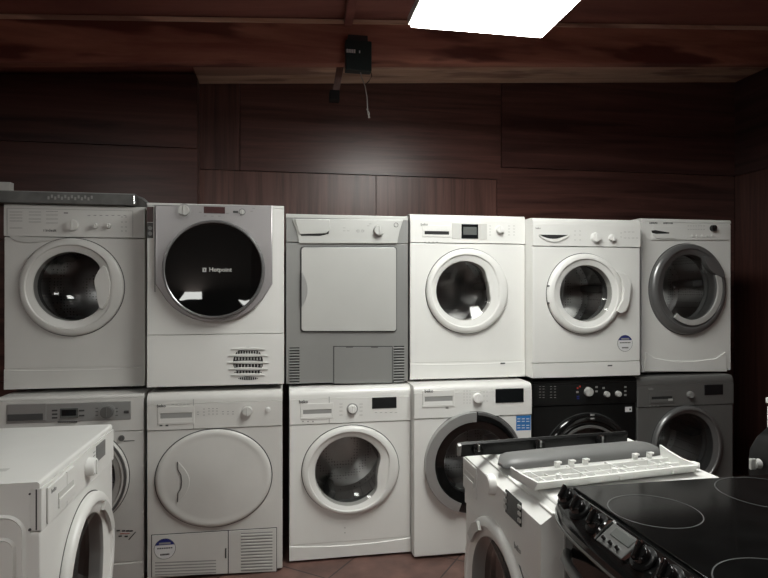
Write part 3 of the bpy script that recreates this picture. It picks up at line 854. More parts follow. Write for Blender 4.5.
g = G(); k = a.pxm(690, 288)
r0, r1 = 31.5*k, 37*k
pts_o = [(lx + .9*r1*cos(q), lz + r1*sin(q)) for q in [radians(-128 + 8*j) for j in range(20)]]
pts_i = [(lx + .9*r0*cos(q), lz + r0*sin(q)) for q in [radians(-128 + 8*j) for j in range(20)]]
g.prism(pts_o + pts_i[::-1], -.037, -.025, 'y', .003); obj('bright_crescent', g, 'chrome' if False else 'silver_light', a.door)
g = G(); g.prism(PL(a, [(644, 371.5), (646, 352), (655, 358), (672, 361), (694, 361.3), (716, 358.5), (725, 352), (727, 371.5)]), -.008, .001, 'y', .004); obj('lower_fairing', g, 'white', a.front)

# ================================================================== BOTTOM ROW
# 1 far left, partly hidden
u1 = ray_w(144, 450, 2.76)[0]
a = row('washing_machine', 'white washing machine with a silver control strip, bottom left corner behind another machine', 'washing machine',
        2.76, None, 144, 0, .846, .56, (75, 480), 50, 37, dkw=dict(ring='white_warm', glass='glass_dark', bulge=.024), u0=u1 - .602,
        body='white_warm', panel_h=.150, top_h=.014, top_round=.010, kick_h=.075, arc=.004)
a.rect(6.5, 403, 131, 421.5, 'silver', 'control_strip', th=.003); a.py -= .003
a.rect(8, 403.8, 46.5, 420.8, 'silver', 'detergent_drawer', th=.003); a.py -= .001
a.rect(8, 413.6, 43.5, 420.3, 'dark_print', 'finger_recess', th=.003); 
a.rect(60.5, 408, 78.5, 418, 'lcd', 'display', th=.004); a.rect(62, 409.2, 77, 415.5, 'display', 'screen', th=.005)
a.knob(107.5, 411.6, .029, 'grey_dark', base='silver'); a.rect(124.2, 410.3, 129, 413, 'dark_print', 'start_button', th=.004)
a.dots([(55, 410.3), (55, 414), (55, 417.6), (82, 410.3), (82, 415.3)], .022, .007, 'dark_print', 'button_row')
a.dots([(59 + 2.2*i, 421.7) for i in range(9)], .008, .006, 'dark_print', 'printed_marks'); a.dots([(10 + 1.6*i, 406.8) for i in range(7)], .006, .006, 'dark_print', 'brand_marks')
a.dots([(x, y) for x in (97, 117) for y in (408, 411.5, 415)], .010, .0025, 'dark_print', 'printed_list')
k = a.pxm(75, 480); lx, lz = a.L(75, 480, .02)
a.cp = a.front; a.py = 0
a.dots([(118, 531), (123.5, 531.2), (127.5, 531.2), (131, 531.2), (120, 536.5), (126, 536.7)], .014, .006, 'dark_print', 'printed_note')
a.dots([(122, 534), (127, 534)], .02, .003, 'red_print', 'printed_note'); a.dots([(129, 441)], .045, .003, 'dark_print', 'printed_line')
a.knob(121.3, 438.3, .014, 'grey_dark', 'lock_button', depth=.008)
g = G(); g.prism([a.L(128, 540), a.L(129, 540.3), a.L(136, 532.3), a.L(135, 532)], -.0014, -.0004, 'y'); obj('pen_mark', g, 'dark_print', a.front)

g = G(); arc_band(g, lx, lz, 46*k, 48.5*k, -170, 170, -.026, -.015, bev=.001); obj('ring_groove', g, 'grey_ring', a.door)

# 2 dryer with oval door
a = row('tumble_dryer', 'white tumble dryer with a plain oval white door, bottom row', 'tumble dryer',
        2.74, 147, 282.5, 0, .848, .56, None, 0, 0, body='white_warm', panel_h=.118, top_h=.048, top_round=.035, kick=False)
k = a.pxm(214, 479); lx, lz = a.L(214, 479, .02)
g = G(); R = 48.5*k; sx = 1.155
g.mi = 1; g.polar(lx, lz, [(R + .004, .001), (R + .004, -.003), (R - .004, -.003)], 96, sx=sx, cap_last=True); g.mi = 0
g.polar(lx, lz, [(R, -.003), (R, -.008), (R - .004, -.013), (R - .012, -.0155), (R - .024, -.0160), (R - .029, -.0140), (R*.80, -.0145), (R*.6, -.0155), (R*.3, -.016), (.02, -.0162)], 96, cap_last=True, sx=sx)
dr = obj('door', g, ['white_warm', 'dark_print'], a.t)
g = G(); pts = [(178.3, 461)] + [(178 + 12*sin(pi*j/14)**.8, 461 + 40*j/14) for j in range(1, 14)] + [(178.3, 501), (178.5, 492), (181.5, 487), (182.3, 480), (181.5, 474), (178.5, 469)]
g.prism(PL(a, pts), -.0185, -.013, 'y', .002); obj('door_handle', g, 'offwhite', dr)
g = G(); pts = [(177.6, 461), (178.6, 461), (179, 469), (182, 474), (182.8, 480), (182, 487), (179, 492), (178.6, 501), (177.6, 501), (178, 492), (181, 487), (181.8, 480), (181, 474), (178, 469)]
g.prism(PL(a, pts), -.0192, -.0135, 'y'); obj('handle_edge', g, 'dark_print', dr)
a.drawer(160.3, 413.5, 192, 421, slot='grey_print', lip=True, name='water_tank_drawer')
a.text('beko', 157, 407.2, .019)
a.dots([(161, 425.3), (167, 425.3)], .012, .008, 'dark_print')
a.dots([(173 + 3.8*i, 404.5) for i in range(5)], .012, .0015)
a.dots([(198, y) for y in (412, 414.5)] + [(204, y) for y in (409, 412, 415)] + [(209 + 4*i, y) for i in range(3) for y in (408.5, 411, 414)] + [(223 + 5*i, y) for i in range(3) for y in (411.5, 414)], .007, .003, 'grey_print', 'indicator_row')
a.rect(193.2, 399, 193.8, 428.8, 'grey_print', 'drawer_joint', th=.0008)
a.knob(247.3, 411, .024, 'offwhite'); a.knob(268, 409.5, .012, 'white_plastic', 'start_button', depth=.008)
g = G(); g.mi = 1; g.prism(PL(a, [(151, 535), (277, 527.5), (277, 572), (151, 577.5)]), -.001, .001, 'y'); g.mi = 0
g.prism(PL(a, [(152, 535.8), (227.7, 531.2), (227.7, 573.5), (152, 577)]), -.004, .001, 'y', .001); g.prism(PL(a, [(228.7, 531.1), (276.3, 528.3), (276.3, 571.3), (228.7, 573.4)]), -.004, .001, 'y', .001)
lp = obj('lower_flap', g, ['white_warm', 'dark_print'], a.front)
g = G()
for i in range(5):
    y0 = 561.5 + i*3
    g.mi = 1; g.prism(PL(a, [(155, y0 + .8), (216, y0 - 1.6), (216, y0 - .5), (155, y0 + 1.9)]), -.0046, -.0038, 'y')
for i in range(13):
    y0 = 532.3 + i*3.1
    g.mi = 1; g.prism(PL(a, [(241, y0 + .6), (272.5, y0 - .9), (272.5, y0 + .3), (241, y0 + 1.8)]), -.0046, -.0038, 'y')
g.mi = 0
for i in range(12):
    y0 = 533.9 + i*3.1
    g.prism(PL(a, [(241, y0 + .6), (272.5, y0 - .9), (272.5, y0 + .3), (241, y0 + 1.8)]), -.0066, -.0038, 'y', .0005)
obj('vent_grille', g, ['white_warm', 'grey_print'], lp)
a.rect(225.2, 548, 226.5, 558, 'dark_print', 'flap_catch', th=.005, yb=-.0035, par=lp)
sticker(a, 165, 548.5, .045, yb0=.0035)

# 3 white washer
a = row('washing_machine', 'white washing machine with a small dark display, bottom row between dryer and chrome-doored washer', 'washing machine',
        2.81, 289.3, 410.7, 0, .838, .56, (351.4, 470.6), 44.3, 34.5, gc=(349.8, 471.8), dkw=dict(sx=1.10, gsx=1.0, b=.17, sg=.40, th0=-.12, pw=3, bulge=.028),
        body='white', panel_h=.122, top_h=.050, top_round=.036, kick_h=.070, arc=.014)
a.drawer(303, 410, 331.5, 416, slot='grey_print'); a.text('beko', 298.8, 403.2, .022)
a.rect(328.9, 396.5, 329.5, 423, 'grey_print', 'drawer_joint', th=.0008)
a.knob(352.3, 408.7, .022, 'white_plastic', base='grey_print'); a.rect(372, 397.3, 396.5, 408.3, 'display', 'display', th=.002)
a.dots([(303 + 5*i, 421.5) for i in range(3)], .008, .005); a.dots([(x, y) for x in (341, 361) for y in (404, 407, 411, 415)], .016, .0018, 'grey_print', 'printed_list')
a.dots([(376 + 5*i, 412.5) for i in range(5)], .012, .0018, 'grey_print', 'printed_list'); 
a.dots([(379, y) for y in (400, 403, 405.8)] + [(393, 402)], .005, .003, 'silver', 'indicator')
a.dots([(345, 528), (345, 533)], .004, .006, 'grey_print', 'scuff', par=a.front, y=0)

# 4 white washer with chrome / black door
a = row('washing_machine', 'white washing machine with chrome and black door ring and blue label, bottom row', 'washing machine',
        2.74, 414, 531.5, 0, .846, .56, (475.5, 463), 51, 33, gc=(477, 463), dkw=dict(bulge=.031, ring='black_gloss', glass='glass_dark'),
        body='white', panel_h=.125, top_h=.034, top_round=.024, kick=False)
k = a.pxm(474, 463); lx, lz = a.L(474.5, 463, .02)
g = G(); arc_band(g, lx, lz, 41*k, 50.5*k, 88, 250, -.0335, -.001); obj('chrome_band', g, 'silver', a.door)['label'] = 'chrome left half of the ring'
g = G(); arc_band(g, lx, lz, 47.5*k, 50.5*k, -100, 86, -.030, -.001); obj('ring_edge', g, 'grey_ring', a.door)
a.drawer(424.6, 396.8, 452.5, 404, slot='grey_print'); a.text('beko', 424.3, 392.6, .022)
a.knob(477.2, 398, .026, 'white_plastic'); a.rect(495.4, 388.6, 523.5, 402.5, 'display', 'display', th=.003)
a.dots([(x, y) for x in (464, 467, 470) for y in (391, 394, 397, 400, 403)] + [(x, y) for x in (484, 487) for y in (392, 396, 401)], .005, .002, 'grey_print', 'printed_marks')
a.dots([(447, 407)], .014, .016, 'grey_print', 'printed_marks'); a.dots([(500, 393), (500, 396), (500, 399), (518, 396), (513, 397), (519, 391)], .008, .002, 'silver', 'indicator')
a.rect(516.5, 415.7, 531, 430.5, 'cyan', 'energy_label', th=.0008, yb=0, par=a.front)
a.dots([(x, y) for x in (519, 523.5, 528) for y in (419, 421.5, 425.5, 428)], .016, .004, 'paper', 'label_print', par=a.front, y=-.0006)

# 5 black washer
a = row('washing_machine', 'black washing machine in the bottom row', 'washing machine',
        2.80, 532.8, 636, 0, .850, .56, (589, 462), 48, 34, dkw=dict(bulge=.028, ring='black_gloss', glass='glass_dark'),
        body='black_body', panel_h=.115, top_h=.022, top_round=.012, kick_h=.075)
a.knob(588, 391.5, .025, 'silver_light'); a.knob(606, 394, .016, 'silver_light', 'selector'); a.knob(617.5, 393.6, .016, 'silver_light', 'selector')
a.dots([(577.3, 392), (596.5, 391.3), (596.5, 387), (603.5, 388), (625.3, 387), (625.3, 391), (625.3, 395)], .013, .010, 'silver', 'button_row')
a.dots([(577.5, 388), (580, 386.5)], .009, .009, 'red_print', 'printed_marks'); a.dots([(578, 396.5), (578, 398.5)], .014, .007, 'blue', 'printed_marks')
a.dots([(x, y) for x in (540, 543.5, 551, 555) for y in (386.5, 389, 392, 395, 397.5)], .010, .0022, 'grey_print', 'printed_list')
a.rect(625.5, 407, 632.3, 412, 'paper', 'small_label', th=.0008, yb=0, par=a.front); a.dots([(630.5, 409.5)], .009, .010, 'dark_print', 'label_print', par=a.front, y=-.0006)
a.dots([(590, 414), (590, 417.5)], .022, .007, 'grey_print', 'brand_marks', par=a.door, y=-.028)
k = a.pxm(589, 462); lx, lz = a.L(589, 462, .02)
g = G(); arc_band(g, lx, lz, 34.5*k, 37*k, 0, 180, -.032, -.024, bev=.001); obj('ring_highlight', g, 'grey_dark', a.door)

# 6 graphite washer
a = row('washing_machine', 'graphite grey washing machine, rightmost of the bottom row', 'washing machine',
        2.80, 637, 733, 0, .846, .56, (688.7, 447), 41, 33, gc=(687.5, 447), dkw=dict(sx=.95, b=.04, sg=.5, bulge=.028, ring='grey_ring', glass='glass_dark'),
        body='grey_dark', panel_h=.118, top_h=.040, top_round=.025, kick_h=.07)
a.drawer(651.5, 396.8, 672, 400.5, slot='dark_void'); a.knob(689.5, 394.5, .020, 'grey_body'); a.rect(704.3, 384.6, 722.8, 394.8, 'display', 'display', th=.003)
a.rect(668, 398.6, 672.5, 400.6, 'silver_light', 'metal_tab', th=.004)
a.text('beko', 648, 389.6, .015, 'grey_print'); a.dots([(650 + 4*i, 406) for i in range(3)], .008, .004)

# ================================================================== FOREGROUND
# left washer, front faces right
a = App('washing_machine', 'white washing machine in the near left corner, turned sideways with its front to the right', 'washing machine',
        'right', -.582, 1.530, 2.140, 0, .850, .56, body='white', panel_h=.106, top_h=.016, top_round=.008, kick_h=.08,
        door=dict(c=(.035, .468), R=.230, r=.162, gc=(.018, .478), glass='glass_dark', b=.10, sg=.5, bulge=.026), group='loose appliances in the foreground')
a.cp.data.materials[0] = M['white']
g = G(); g.box(-.277, -.150, a.py - .006, a.py + .001, a.zp + .006, a.zt - .008, .004); g.mi = 1
g.box(-.215, -.105, a.py - .0075, a.py - .0055, a.zp + .034, a.zp + .062, 0)
g.mi = 0; g.box(-.150, -.095, a.py - .006, a.py + .001, a.zp + .006, a.zt - .008, .002)
g.box(-.215, -.105, a.py - .0105, a.py - .0055, a.zp + .022, a.zp + .048, .002)
obj('detergent_drawer', g, ['white', 'offwhite'], a.cp)
g = G(); g.cyl((.035, a.py - .012, .783), .029, .024, 'y', 28, r2=.025, bev=.002); g.box(.031, .039, a.py - .028, a.py - .023, .761, .805, .001, 1); obj('dial', g, 'white_plastic', a.cp)
g = G(); g.box(.115, .205, a.py - .002, a.py + .001, .772, .824, .001, 1); obj('display', g, 'grey_ring', a.cp)
po = [(.035 + .205*cos(radians(q)), .468 + .205*sin(radians(q))) for q in range(14, 66, 6)]; pi_ = [(.030 + .176*cos(radians(q)), .468 + .176*sin(radians(q))) for q in range(18, 62, 6)]
g = G(); g.prism(po + pi_[::-1], -.029, -.018, 'y', .003); obj('door_handle', g, 'offwhite', a.door)
g = G(); g.text('beko', -.262, a.py - .007, .806, .016); obj('brand_lettering', g, 'grey_print', a.cp)
g = G(); g.box(-.3058, -.3045, .006, .009, .733, .832); obj('panel_joint', g, 'dark_print', a.t); g = G()
for k_ in range(6): g.box(.085, .105, a.py - .001, a.py + .0002, .755 + .011*k_, .757 + .011*k_)
obj('printed_marks', g, 'grey_print', a.cp)
# pressed shape in the side panel: raised ring bands
g = G()
def band_rr(g, y0, y1, z0, z1, r, wd, x0, x1):
    P = []
    for q_, rr_ in ((0, r), (wd, r - wd)):
        L_ = []
        for (cy, cz, s0) in ((y1 - r, z1 - r, 0), (y0 + r, z1 - r, 90), (y0 + r, z0 + r, 180), (y1 - r, z0 + r, 270)):
            for j in range(7):
                q = radians(s0 + 15*j); L_.append((cy + rr_*cos(q), cz + rr_*sin(q)))
        P.append(L_)
    t = bmesh.new(); n = len(P[0])
    m = [((P[0][i][0] + P[1][i][0])/2, (P[0][i][1] + P[1][i][1])/2) for i in range(n)]
    A = [t.verts.new((x0, *p)) for p in P[0]]; Mi = [t.verts.new((x1, *p)) for p in m]; B = [t.verts.new((x0, *p)) for p in P[1]]
    for U, V in ((A, Mi), (Mi, B)):
        for i in range(n): t.faces.new([U[i], U[(i+1) % n], V[(i+1) % n], V[i]])
    g._merge(t)
xs = -(2.140 - 1.530)/2 + .001
band_rr(g, .030, .53, .16, .775, .05, .012, xs + .0005, xs - .006); band_rr(g, .052, .50, .45, .720, .03, .012, xs + .0005, xs - .005)
obj('pressed_side_rib', g, 'white', a.t)
g = G(); g.cyl((xs - .001, .022, .822), .0025, .003, 'x', 12); g.cyl((xs - .001, .022, .735), .0035, .003, 'x', 12); obj('screw', g, 'dark_print', a.t)
g = G(); 
for i in range(3): g.box(-.20 + .03*i, -.175 + .03*i, .12 + .05*i, .20 + .06*i, .8500, .8503)
obj('surface_scuff', g, 'offwhite', a.t)

# middle washer, front faces left, parts lying on it
b = App('washing_machine', 'white washing machine in the foreground, front to the left, with loose parts on its top', 'washing machine',
        'left', .553, 1.166, 1.694, 0, .850, .52, body='white', panel_h=.165, top_h=.016, top_round=.008, kick_h=.08, slant=.042,
        door=dict(c=(.0, .480), R=.232, r=.182, gc=(.0, .478), glass='glass_dark', bulge=.020, b=.1, sg=.4), group='loose appliances in the foreground')
a = b
g = G(); lx, lz = a.L(493.5, 484); g.cyl((lx, a.py - .010, lz), .028, .020, 'y', 28, r2=.025, bev=.002); obj('dial', g, 'white_plastic', a.cp)
g = G(); A_, B_, C2, D_ = a.L(507.5, 486), a.L(524, 504), a.L(519.5, 521), a.L(505, 507)
x0, x1, z0_, z1_ = (A_[0]+D_[0])/2, (B_[0]+C2[0])/2, .765, .822
g.box(x0, x1, a.py - .003, a.py + .001, z0_, z1_, .001, 1); g.mi = 1
for i in range(3):
    zz = z0_ + .010 + i*.016
    g.box(x0 - .004, x0 + .010, a.py - .006, a.py - .002, zz, zz + .009, .001, 1); g.box(x1 - .012, x1 + .002, a.py - .006, a.py - .002, zz, zz + .009, .001, 1)
obj('display', g, ['display', 'silver_light'], a.cp)
g = G(); X0, X1 = -.270, -.150; g.box(X0, X1, a.py - .004, a.py + .001, .715, .806, .003); g.mi = 1; g.box(X0 + .015, X1 - .012, a.py - .0055, a.py - .0035, .748, .776); g.mi = 0
g.box(X0 + .015, X1 - .012, a.py - .0085, a.py - .0035, .738, .760, .002); obj('detergent_drawer', g, ['white', 'offwhite'], a.cp)
g = G(); g.text('beko', .12, a.py - .001, .70, .020); obj('brand_lettering', g, 'grey_print', a.cp)
g = G(); lx, lz = a.L(520.5, 548); g.box(lx - .008, lx + .008, -.003, .001, lz - .010, lz + .012, .001, 1); obj('door_catch_mark', g, 'dark_print', a.front)
g = G()
lx, lz = a.L(480, 516)
g.prism([(-.160, .620), (-.125, .662), (-.080, .686), (-.060, .668), (-.095, .646), (-.130, .606)], -.031, -.022, 'y', .002); obj('door_handle', g, 'offwhite', a.door)

# ---- spare parts on the middle washer
OFF[0] = 0
ZT = .851
def local_thing(name, label, cat, u, w, z, rz, mats): return thing(name, label, cat, (u, w, z), rz)
# curved grey cover
t0 = Vector((.572, 1.412)); t1 = Vector((1.078, 1.468)); rz = math.atan2(t1.y - t0.y, t1.x - t0.x); Lg = (t1 - t0).length
g = G()
t = bmesh.new(); rows = []; n = 24
for i in range(n + 1):
    q = i/n; x = q*Lg
    e = min(1, (min(q, 1 - q)/.10)); dep = .090*(.35 + .65*math.sqrt(max(0, 1 - (1-e)**2))); hh = .027*(.30 + .70*math.sqrt(max(0, 1 - (1-e)**2)))*(1 - .12*(2*q-1)**2)
    y0 = (.090 - dep)*.35
    prof = [(y0, 0), (y0 + .002, hh*.38), (y0 + dep*.10, hh*.72), (y0 + dep*.25, hh*.90), (y0 + dep*.5, hh), (y0 + dep*.8, hh*.97), (y0 + dep*.96, hh*.85), (y0 + dep, hh*.6), (y0 + dep, 0)]
    rows.append([t.verts.new((x, y, z)) for y, z in prof])
for A, B in zip(rows[:-1], rows[1:]):
    for k in range(len(A)): t.faces.new([A[k], A[(k+1) % len(A)], B[(k+1) % len(A)], B[k]])
t.faces.new(rows[0]); t.faces.new(rows[-1])
g._merge(t)
o = obj('plastic_cover', g, 'grey_cover', smooth=50); o.location = (t0.x, t0.y, ZT); o.rotation_euler = (0, 0, rz)
tag(o, 'long curved grey plastic cover lying between white tray and black strip on the washer', 'plastic cover', 'loose parts on the middle washer')
# upturned white control fascia with clips and ribs
p0 = Vector((.572, 1.252)); p1 = Vector((1.032, 1.308)); rz = math.atan2(p1.y - p0.y, p1.x - p0.x); Lt = (p1 - p0).length; Dp = .108
tr = thing('washer_fascia', 'upturned white moulded fascia with clips, ribs showing, on the foreground washer', 'plastic part', (p0.x, p0.y, ZT), rz, 'loose parts on the middle washer')
g = G(); th = .004
g.box(0, Lt, .004, Dp - .004, .003, .007)                      # floor
# sloped front lip
g.prism([(-.0, .004), (-.016, .026), (-.012, .028), (.006, .008)], .004, Lt - .004, 'x', .001)
g.prism([(Dp - .006, .004), (Dp - .001, .016), (Dp - .004, .017), (Dp - .012, .006)], .004, Lt - .004, 'x', .001)
g.prism([(0, .003), (Dp, .003), (Dp + .002, .026), (Dp*.55, .024), (-.016, .027)], 0, .005, 'x', .001)   # left end
g.prism([(0, .003), (Dp, .003), (Dp + .004, .044), (Dp*.75, .036), (Dp*.35, .028), (-.016, .027)], Lt - .006, Lt, 'x', .001)
obj('tray_shell', g, 'tray', tr)
g = G()
for i in range(11):
    x = Lt*(i + 1)/12; hgt = .013 if i % 3 else .019
    g.box(x - .0012, x + .0012, .008, Dp - .010, .006, hgt)
g.box(.01, Lt - .01, Dp*.36, Dp*.36 + .0025, .006, .018); g.box(.01, Lt - .01, Dp*.70, Dp*.70 + .0025, .006, .020)
obj('stiffening_ribs', g, 'tray', tr)
for q in (.285, .375, .465, .80, .90):
    g = G(); g.box(Lt*q - .008, Lt*q + .008, Dp - .006, Dp + .000, .010, .031, .001, 1); g.box(Lt*q - .008, Lt*q + .008, Dp - .013, Dp + .000, .026, .031, .001, 1); obj('clip', g, 'tray', tr)
for q in (.16, .50, .84):
    g = G(); g.cyl((Lt*q, .012, .018), .007, .026, 'z', 16, bev=.001); g.box(Lt*q - .002, Lt*q + .002, -.010, .012, .008, .026); obj('screw_post', g, 'tray', tr)
g = G(); g.cyl((.035, Dp*.8, .012), .012, .012, 'z', 20, bev=.002); obj('dial_socket', g, 'tray', tr)
g = G(); g.box(Lt - .004, Lt + .028, .008, .030, .004, .022, .003); obj('end_tab', g, 'tray', tr)
# black cooker fascia with three knobs
f0 = Vector((.490, 1.552)); f1 = Vector((1.025, 1.588)); rz = math.atan2(f1.y - f0.y, f1.x - f0.x); Lf = (f1 - f0).length
bf = thing('cooker_fascia', 'glossy black strip with three control knobs lying across the back of the foreground washer', 'cooker part', (f0.x, f0.y, ZT), rz, 'loose parts on the middle washer')
g = G(); g.prism([(0, 0), (-.004, .034), (.002, .039), (.010, .038), (.034, .018), (.034, 0)], 0, Lf, 'x', .002); obj('panel', g, 'black_matte', bf)
g = G(); g.prism([(-.002, .002), (-.008, .032), (-.002, .037), (.004, .037), (.004, .002)], -.008, .001, 'x', .001); obj('end_cap', g, 'grey_body', bf)
for X in (475, 538, 602):
    t_ = (X - 384)/F; w_ = 1.565; Z_ = w_/(C_ - S*t_); u_ = Z_*(C_*t_ + S)
    lx = u_ - f0.x
    g = G(); g.cyl((lx, -.010, .020), .016, .018, 'y', 28, r2=.013, bev=.003); kb = obj('control_knob', g, 'black_gloss', bf)
    g = G(); g.box(lx - .0035, lx + .0035, -.0215, -.018, .016, .036, .001, 1); obj('knob_marker_glint', g, 'chrome', kb)  # chrome marker, made wide and bright to stand in for the knob's glint

# ------------------------------------------------------------------ black cooker, bottom right
CW0, CW1, CU, CUB = .540, 1.138, .592, 1.15
ck = thing('electric_cooker', 'black electric cooker with ceramic hob in the near right corner', 'cooker', ((CU + CUB)/2, (CW0 + CW1)/2, 0), -pi/2, 'electric cookers')
hw = (CW1 - CW0)/2; hd = (CUB - CU)/2      # local x from -hw (far) to +hw (near), y from -hd (front) to hd
g = G(); g.box(-hw, hw, -hd + .02, hd, .012, .862, .006); obj('body', g, 'black_body', ck)
g = G(); g.box(-hw - .001, hw + .001, -hd, hd, .860, .896, .004); obj('hob_frame', g, 'black_plastic', ck)
g = G(); g.box(-hw + .004, hw - .004, -hd + .014, hd - .004, .8955, .9015, .002); hob = obj('hob_glass', g, 'black_glass', ck)
def hobring(cu, cw, r):
    lx = (CW0 + CW1)/2 - cw; ly = cu - (CU + CUB)/2
    g = G(); t = bmesh.new(); n = 96
    P = [[t.verts.new((lx + q*cos(2*pi*i/n), ly + q*sin(2*pi*i/n), z)) for i in range(n)] for q, z in ((r, .9014), (r, .9019), (r - .0022, .9019), (r - .0022, .9014))]
    for A, B in zip(P, P[1:] + P[:1]):
        for i in range(n): t.faces.new([A[i], A[(i+1) % n], B[(i+1) % n], B[i]])
    g._merge(t); obj('cooking_zone_ring', g, 'ring_print', hob)
hobring(.692, .985, .083); hobring(.985, 1.030, .098); hobring(.697, .690, .098); hobring(.985, .70, .075)
g = G()
for lx, ly in ((.05, .02), (.11, -.05)): g.cyl((lx, ly - .1, .9016), .004, .0008, 'z', 16)
obj('hob_indicator', g, 'ring_print', hob)
# bowed, sloping control panel
g = G(); t = bmesh.new(); rows = []; n = 20
def bow(q): return -.030*(1 - (2*q - 1)**4) 
for i in range(n + 1):
    q = i/n; x = -hw + 2*hw*q; bw = bow(q)
    prof = [(-hd + .014, .897), (-hd + .002, .899), (-hd + bw*.9 - .016, .872), (-hd + bw - .024, .858), (-hd + bw - .024, .838), (-hd + bw*.7 - .010, .826), (-hd + .020, .826)]
    rows.append([t.verts.new((x, y, z)) for y, z in prof])
for A, B in zip(rows[:-1], rows[1:]):
    m_ = len(A)
    for k in range(m_): t.faces.new([A[k], A[(k+1) % m_], B[(k+1) % m_], B[k]])
t.faces.new(rows[0]); t.faces.new(rows[-1])
g._merge(t); cpn = obj('control_panel', g, 'black_gloss', ck)
g = G(); t = bmesh.new(); rows = []
for i in range(n + 1):
    q = i/n; x = -hw + 2*hw*q; bw = bow(q)
    prof = [(-hd + bw - .0265, .842), (-hd + bw - .0265, .846), (-hd + bw - .022, .846), (-hd + bw - .022, .842)]
    rows.append([t.verts.new((x, y, z)) for y, z in prof])
for A, B in zip(rows[:-1], rows[1:]):
    for k in range(4): t.faces.new([A[k], A[(k+1) % 4], B[(k+1) % 4], B[k]])
t.faces.new(rows[0]); t.faces.new(rows[-1]); g._merge(t); obj('trim_strip', g, 'grey_dark', cpn)
slope = math.atan2(.026, .040)       # panel face slope
def panel_pt(w_):
    q = ((CW0 + CW1)/2 - w_ + hw)/(2*hw); return (CW0 + CW1)/2 - w_, bow(q)
def cooker_knob(w_, r=.0165, h=.011, mat='black_gloss', big=False, par=cpn):
    lx, bw = panel_pt(w_)
    cy, cz = -hd + bw*.5 - .006, .8865
    g = G(); g.cyl((0, 0, .003), r*1.35, .006, 'z', 32, bev=.001); base = None
    kt = G(); kt.cyl((0, 0, .006 + h/2), r, h, 'z', 32, r2=r*.86, bev=.002)
    kt.box(-r*.22, r*.22, -r*.95, r*.95, .006 + h - .001, .006 + h + .009, .002)
    mtx = Matrix.Translation((lx, cy, cz)) @ Matrix.Rotation(radians(38), 4, 'X')
    bmesh.ops.transform(g.bm, matrix=mtx, verts=g.bm.verts); bmesh.ops.transform(kt.bm, matrix=mtx @ Matrix.Rotation(radians(30), 4, 'Z'), verts=kt.bm.verts)
    ks = obj('control_knob', kt, mat, par)
    q = G(); q.box(-r*.08, r*.08, r*.3, r*.9, .006 + h + .008, .006 + h + .0105)
    bmesh.ops.transform(q.bm, matrix=mtx @ Matrix.Rotation(radians(30), 4, 'Z'), verts=q.bm.verts)
    q2 = obj('knob_skirt', g, 'black_plastic', par); obj('knob_marker_glint', q, 'chrome', par)
for w_ in (1.105, 1.045, .978, .838, .775, .715, .655): cooker_knob(w_)
# clock panel with silver end
g = G(); lx0, bw = panel_pt(.945); lx1, _ = panel_pt(.868)
mtx = Matrix.Translation(((lx0 + lx1)/2, -hd + bw*.5 - .008, .8855)) @ Matrix.Rotation(radians(38), 4, 'X')
wd = lx1 - lx0
g.box(-wd/2, wd/2, -.022, .022, -.002, .004, .001, 1, mtx); clk = obj('clock_panel', g, 'grey_dark', cpn)
g = G(); g.box(-wd*.30, wd*.42, .000, .018, .003, .0055, .001, 1, mtx); obj('clock_screen', g, 'lcd', clk)
for i in range(3):
    g = G(); g.cyl((-wd*.32 + wd*.27*i, -.012, .006), .0035, .008, 'z', 14, bev=.0008); bmesh.ops.transform(g.bm, matrix=mtx, verts=g.bm.verts); obj('clock_button', g, 'black_gloss', clk)
for s_ in (-1, 1):
    pts = [(s_*(wd/2 + .002), -.024), (s_*(wd/2 + .010), -.020), (s_*(wd/2 + .016), 0), (s_*(wd/2 + .012), .018), (s_*(wd/2 + .002), .026), (s_*(wd/2 + .006), 0)]
    g = G(); g.prism(pts, -.002, .006, 'z'); bmesh.ops.transform(g.bm, matrix=mtx, verts=g.bm.verts); obj('silver_crescent', g, 'chrome', cpn)
# oven door and handle
g = G(); g.box(-hw + .006, hw - .006, -hd - .006, -hd + .02, .30, .815, .006); dr = obj('oven_door', g, 'black_gloss', ck)
g = G(); pts = []
for i in range(21):
    q = i/20; pts.append((-hw + .03 + (2*hw - .06)*q, -hd - .012 - .045*math.sin(pi*q)**.5, .775 - .0*q))
g.tube(pts, .010, 12); obj('oven_door_handle', g, 'grey_dark', dr)
g = G(); g.box(-hw + .006, hw - .006, -hd - .004, -hd + .02, .03, .292, .006); obj('lower_drawer', g, 'black_gloss', ck)
g = G(); g.box(-hw + .0, -hw + .004, -hd - .004, -hd + .018, .03, .82, .001, 1); obj('side_trim', g, 'grey_body', ck)
g = G(); g.cyl((0, 0, .006), .02, .012, 'z', 16); f0 = obj('foot', g, 'foot', ck); f0.location = (-hw + .05, -hd + .06, 0)
for fx, fy in ((hw - .05, -hd + .06), (-hw + .05, hd - .06), (hw - .05, hd - .06)):
    f = f0.copy(); COL.objects.link(f); f.location = (fx, fy, 0)

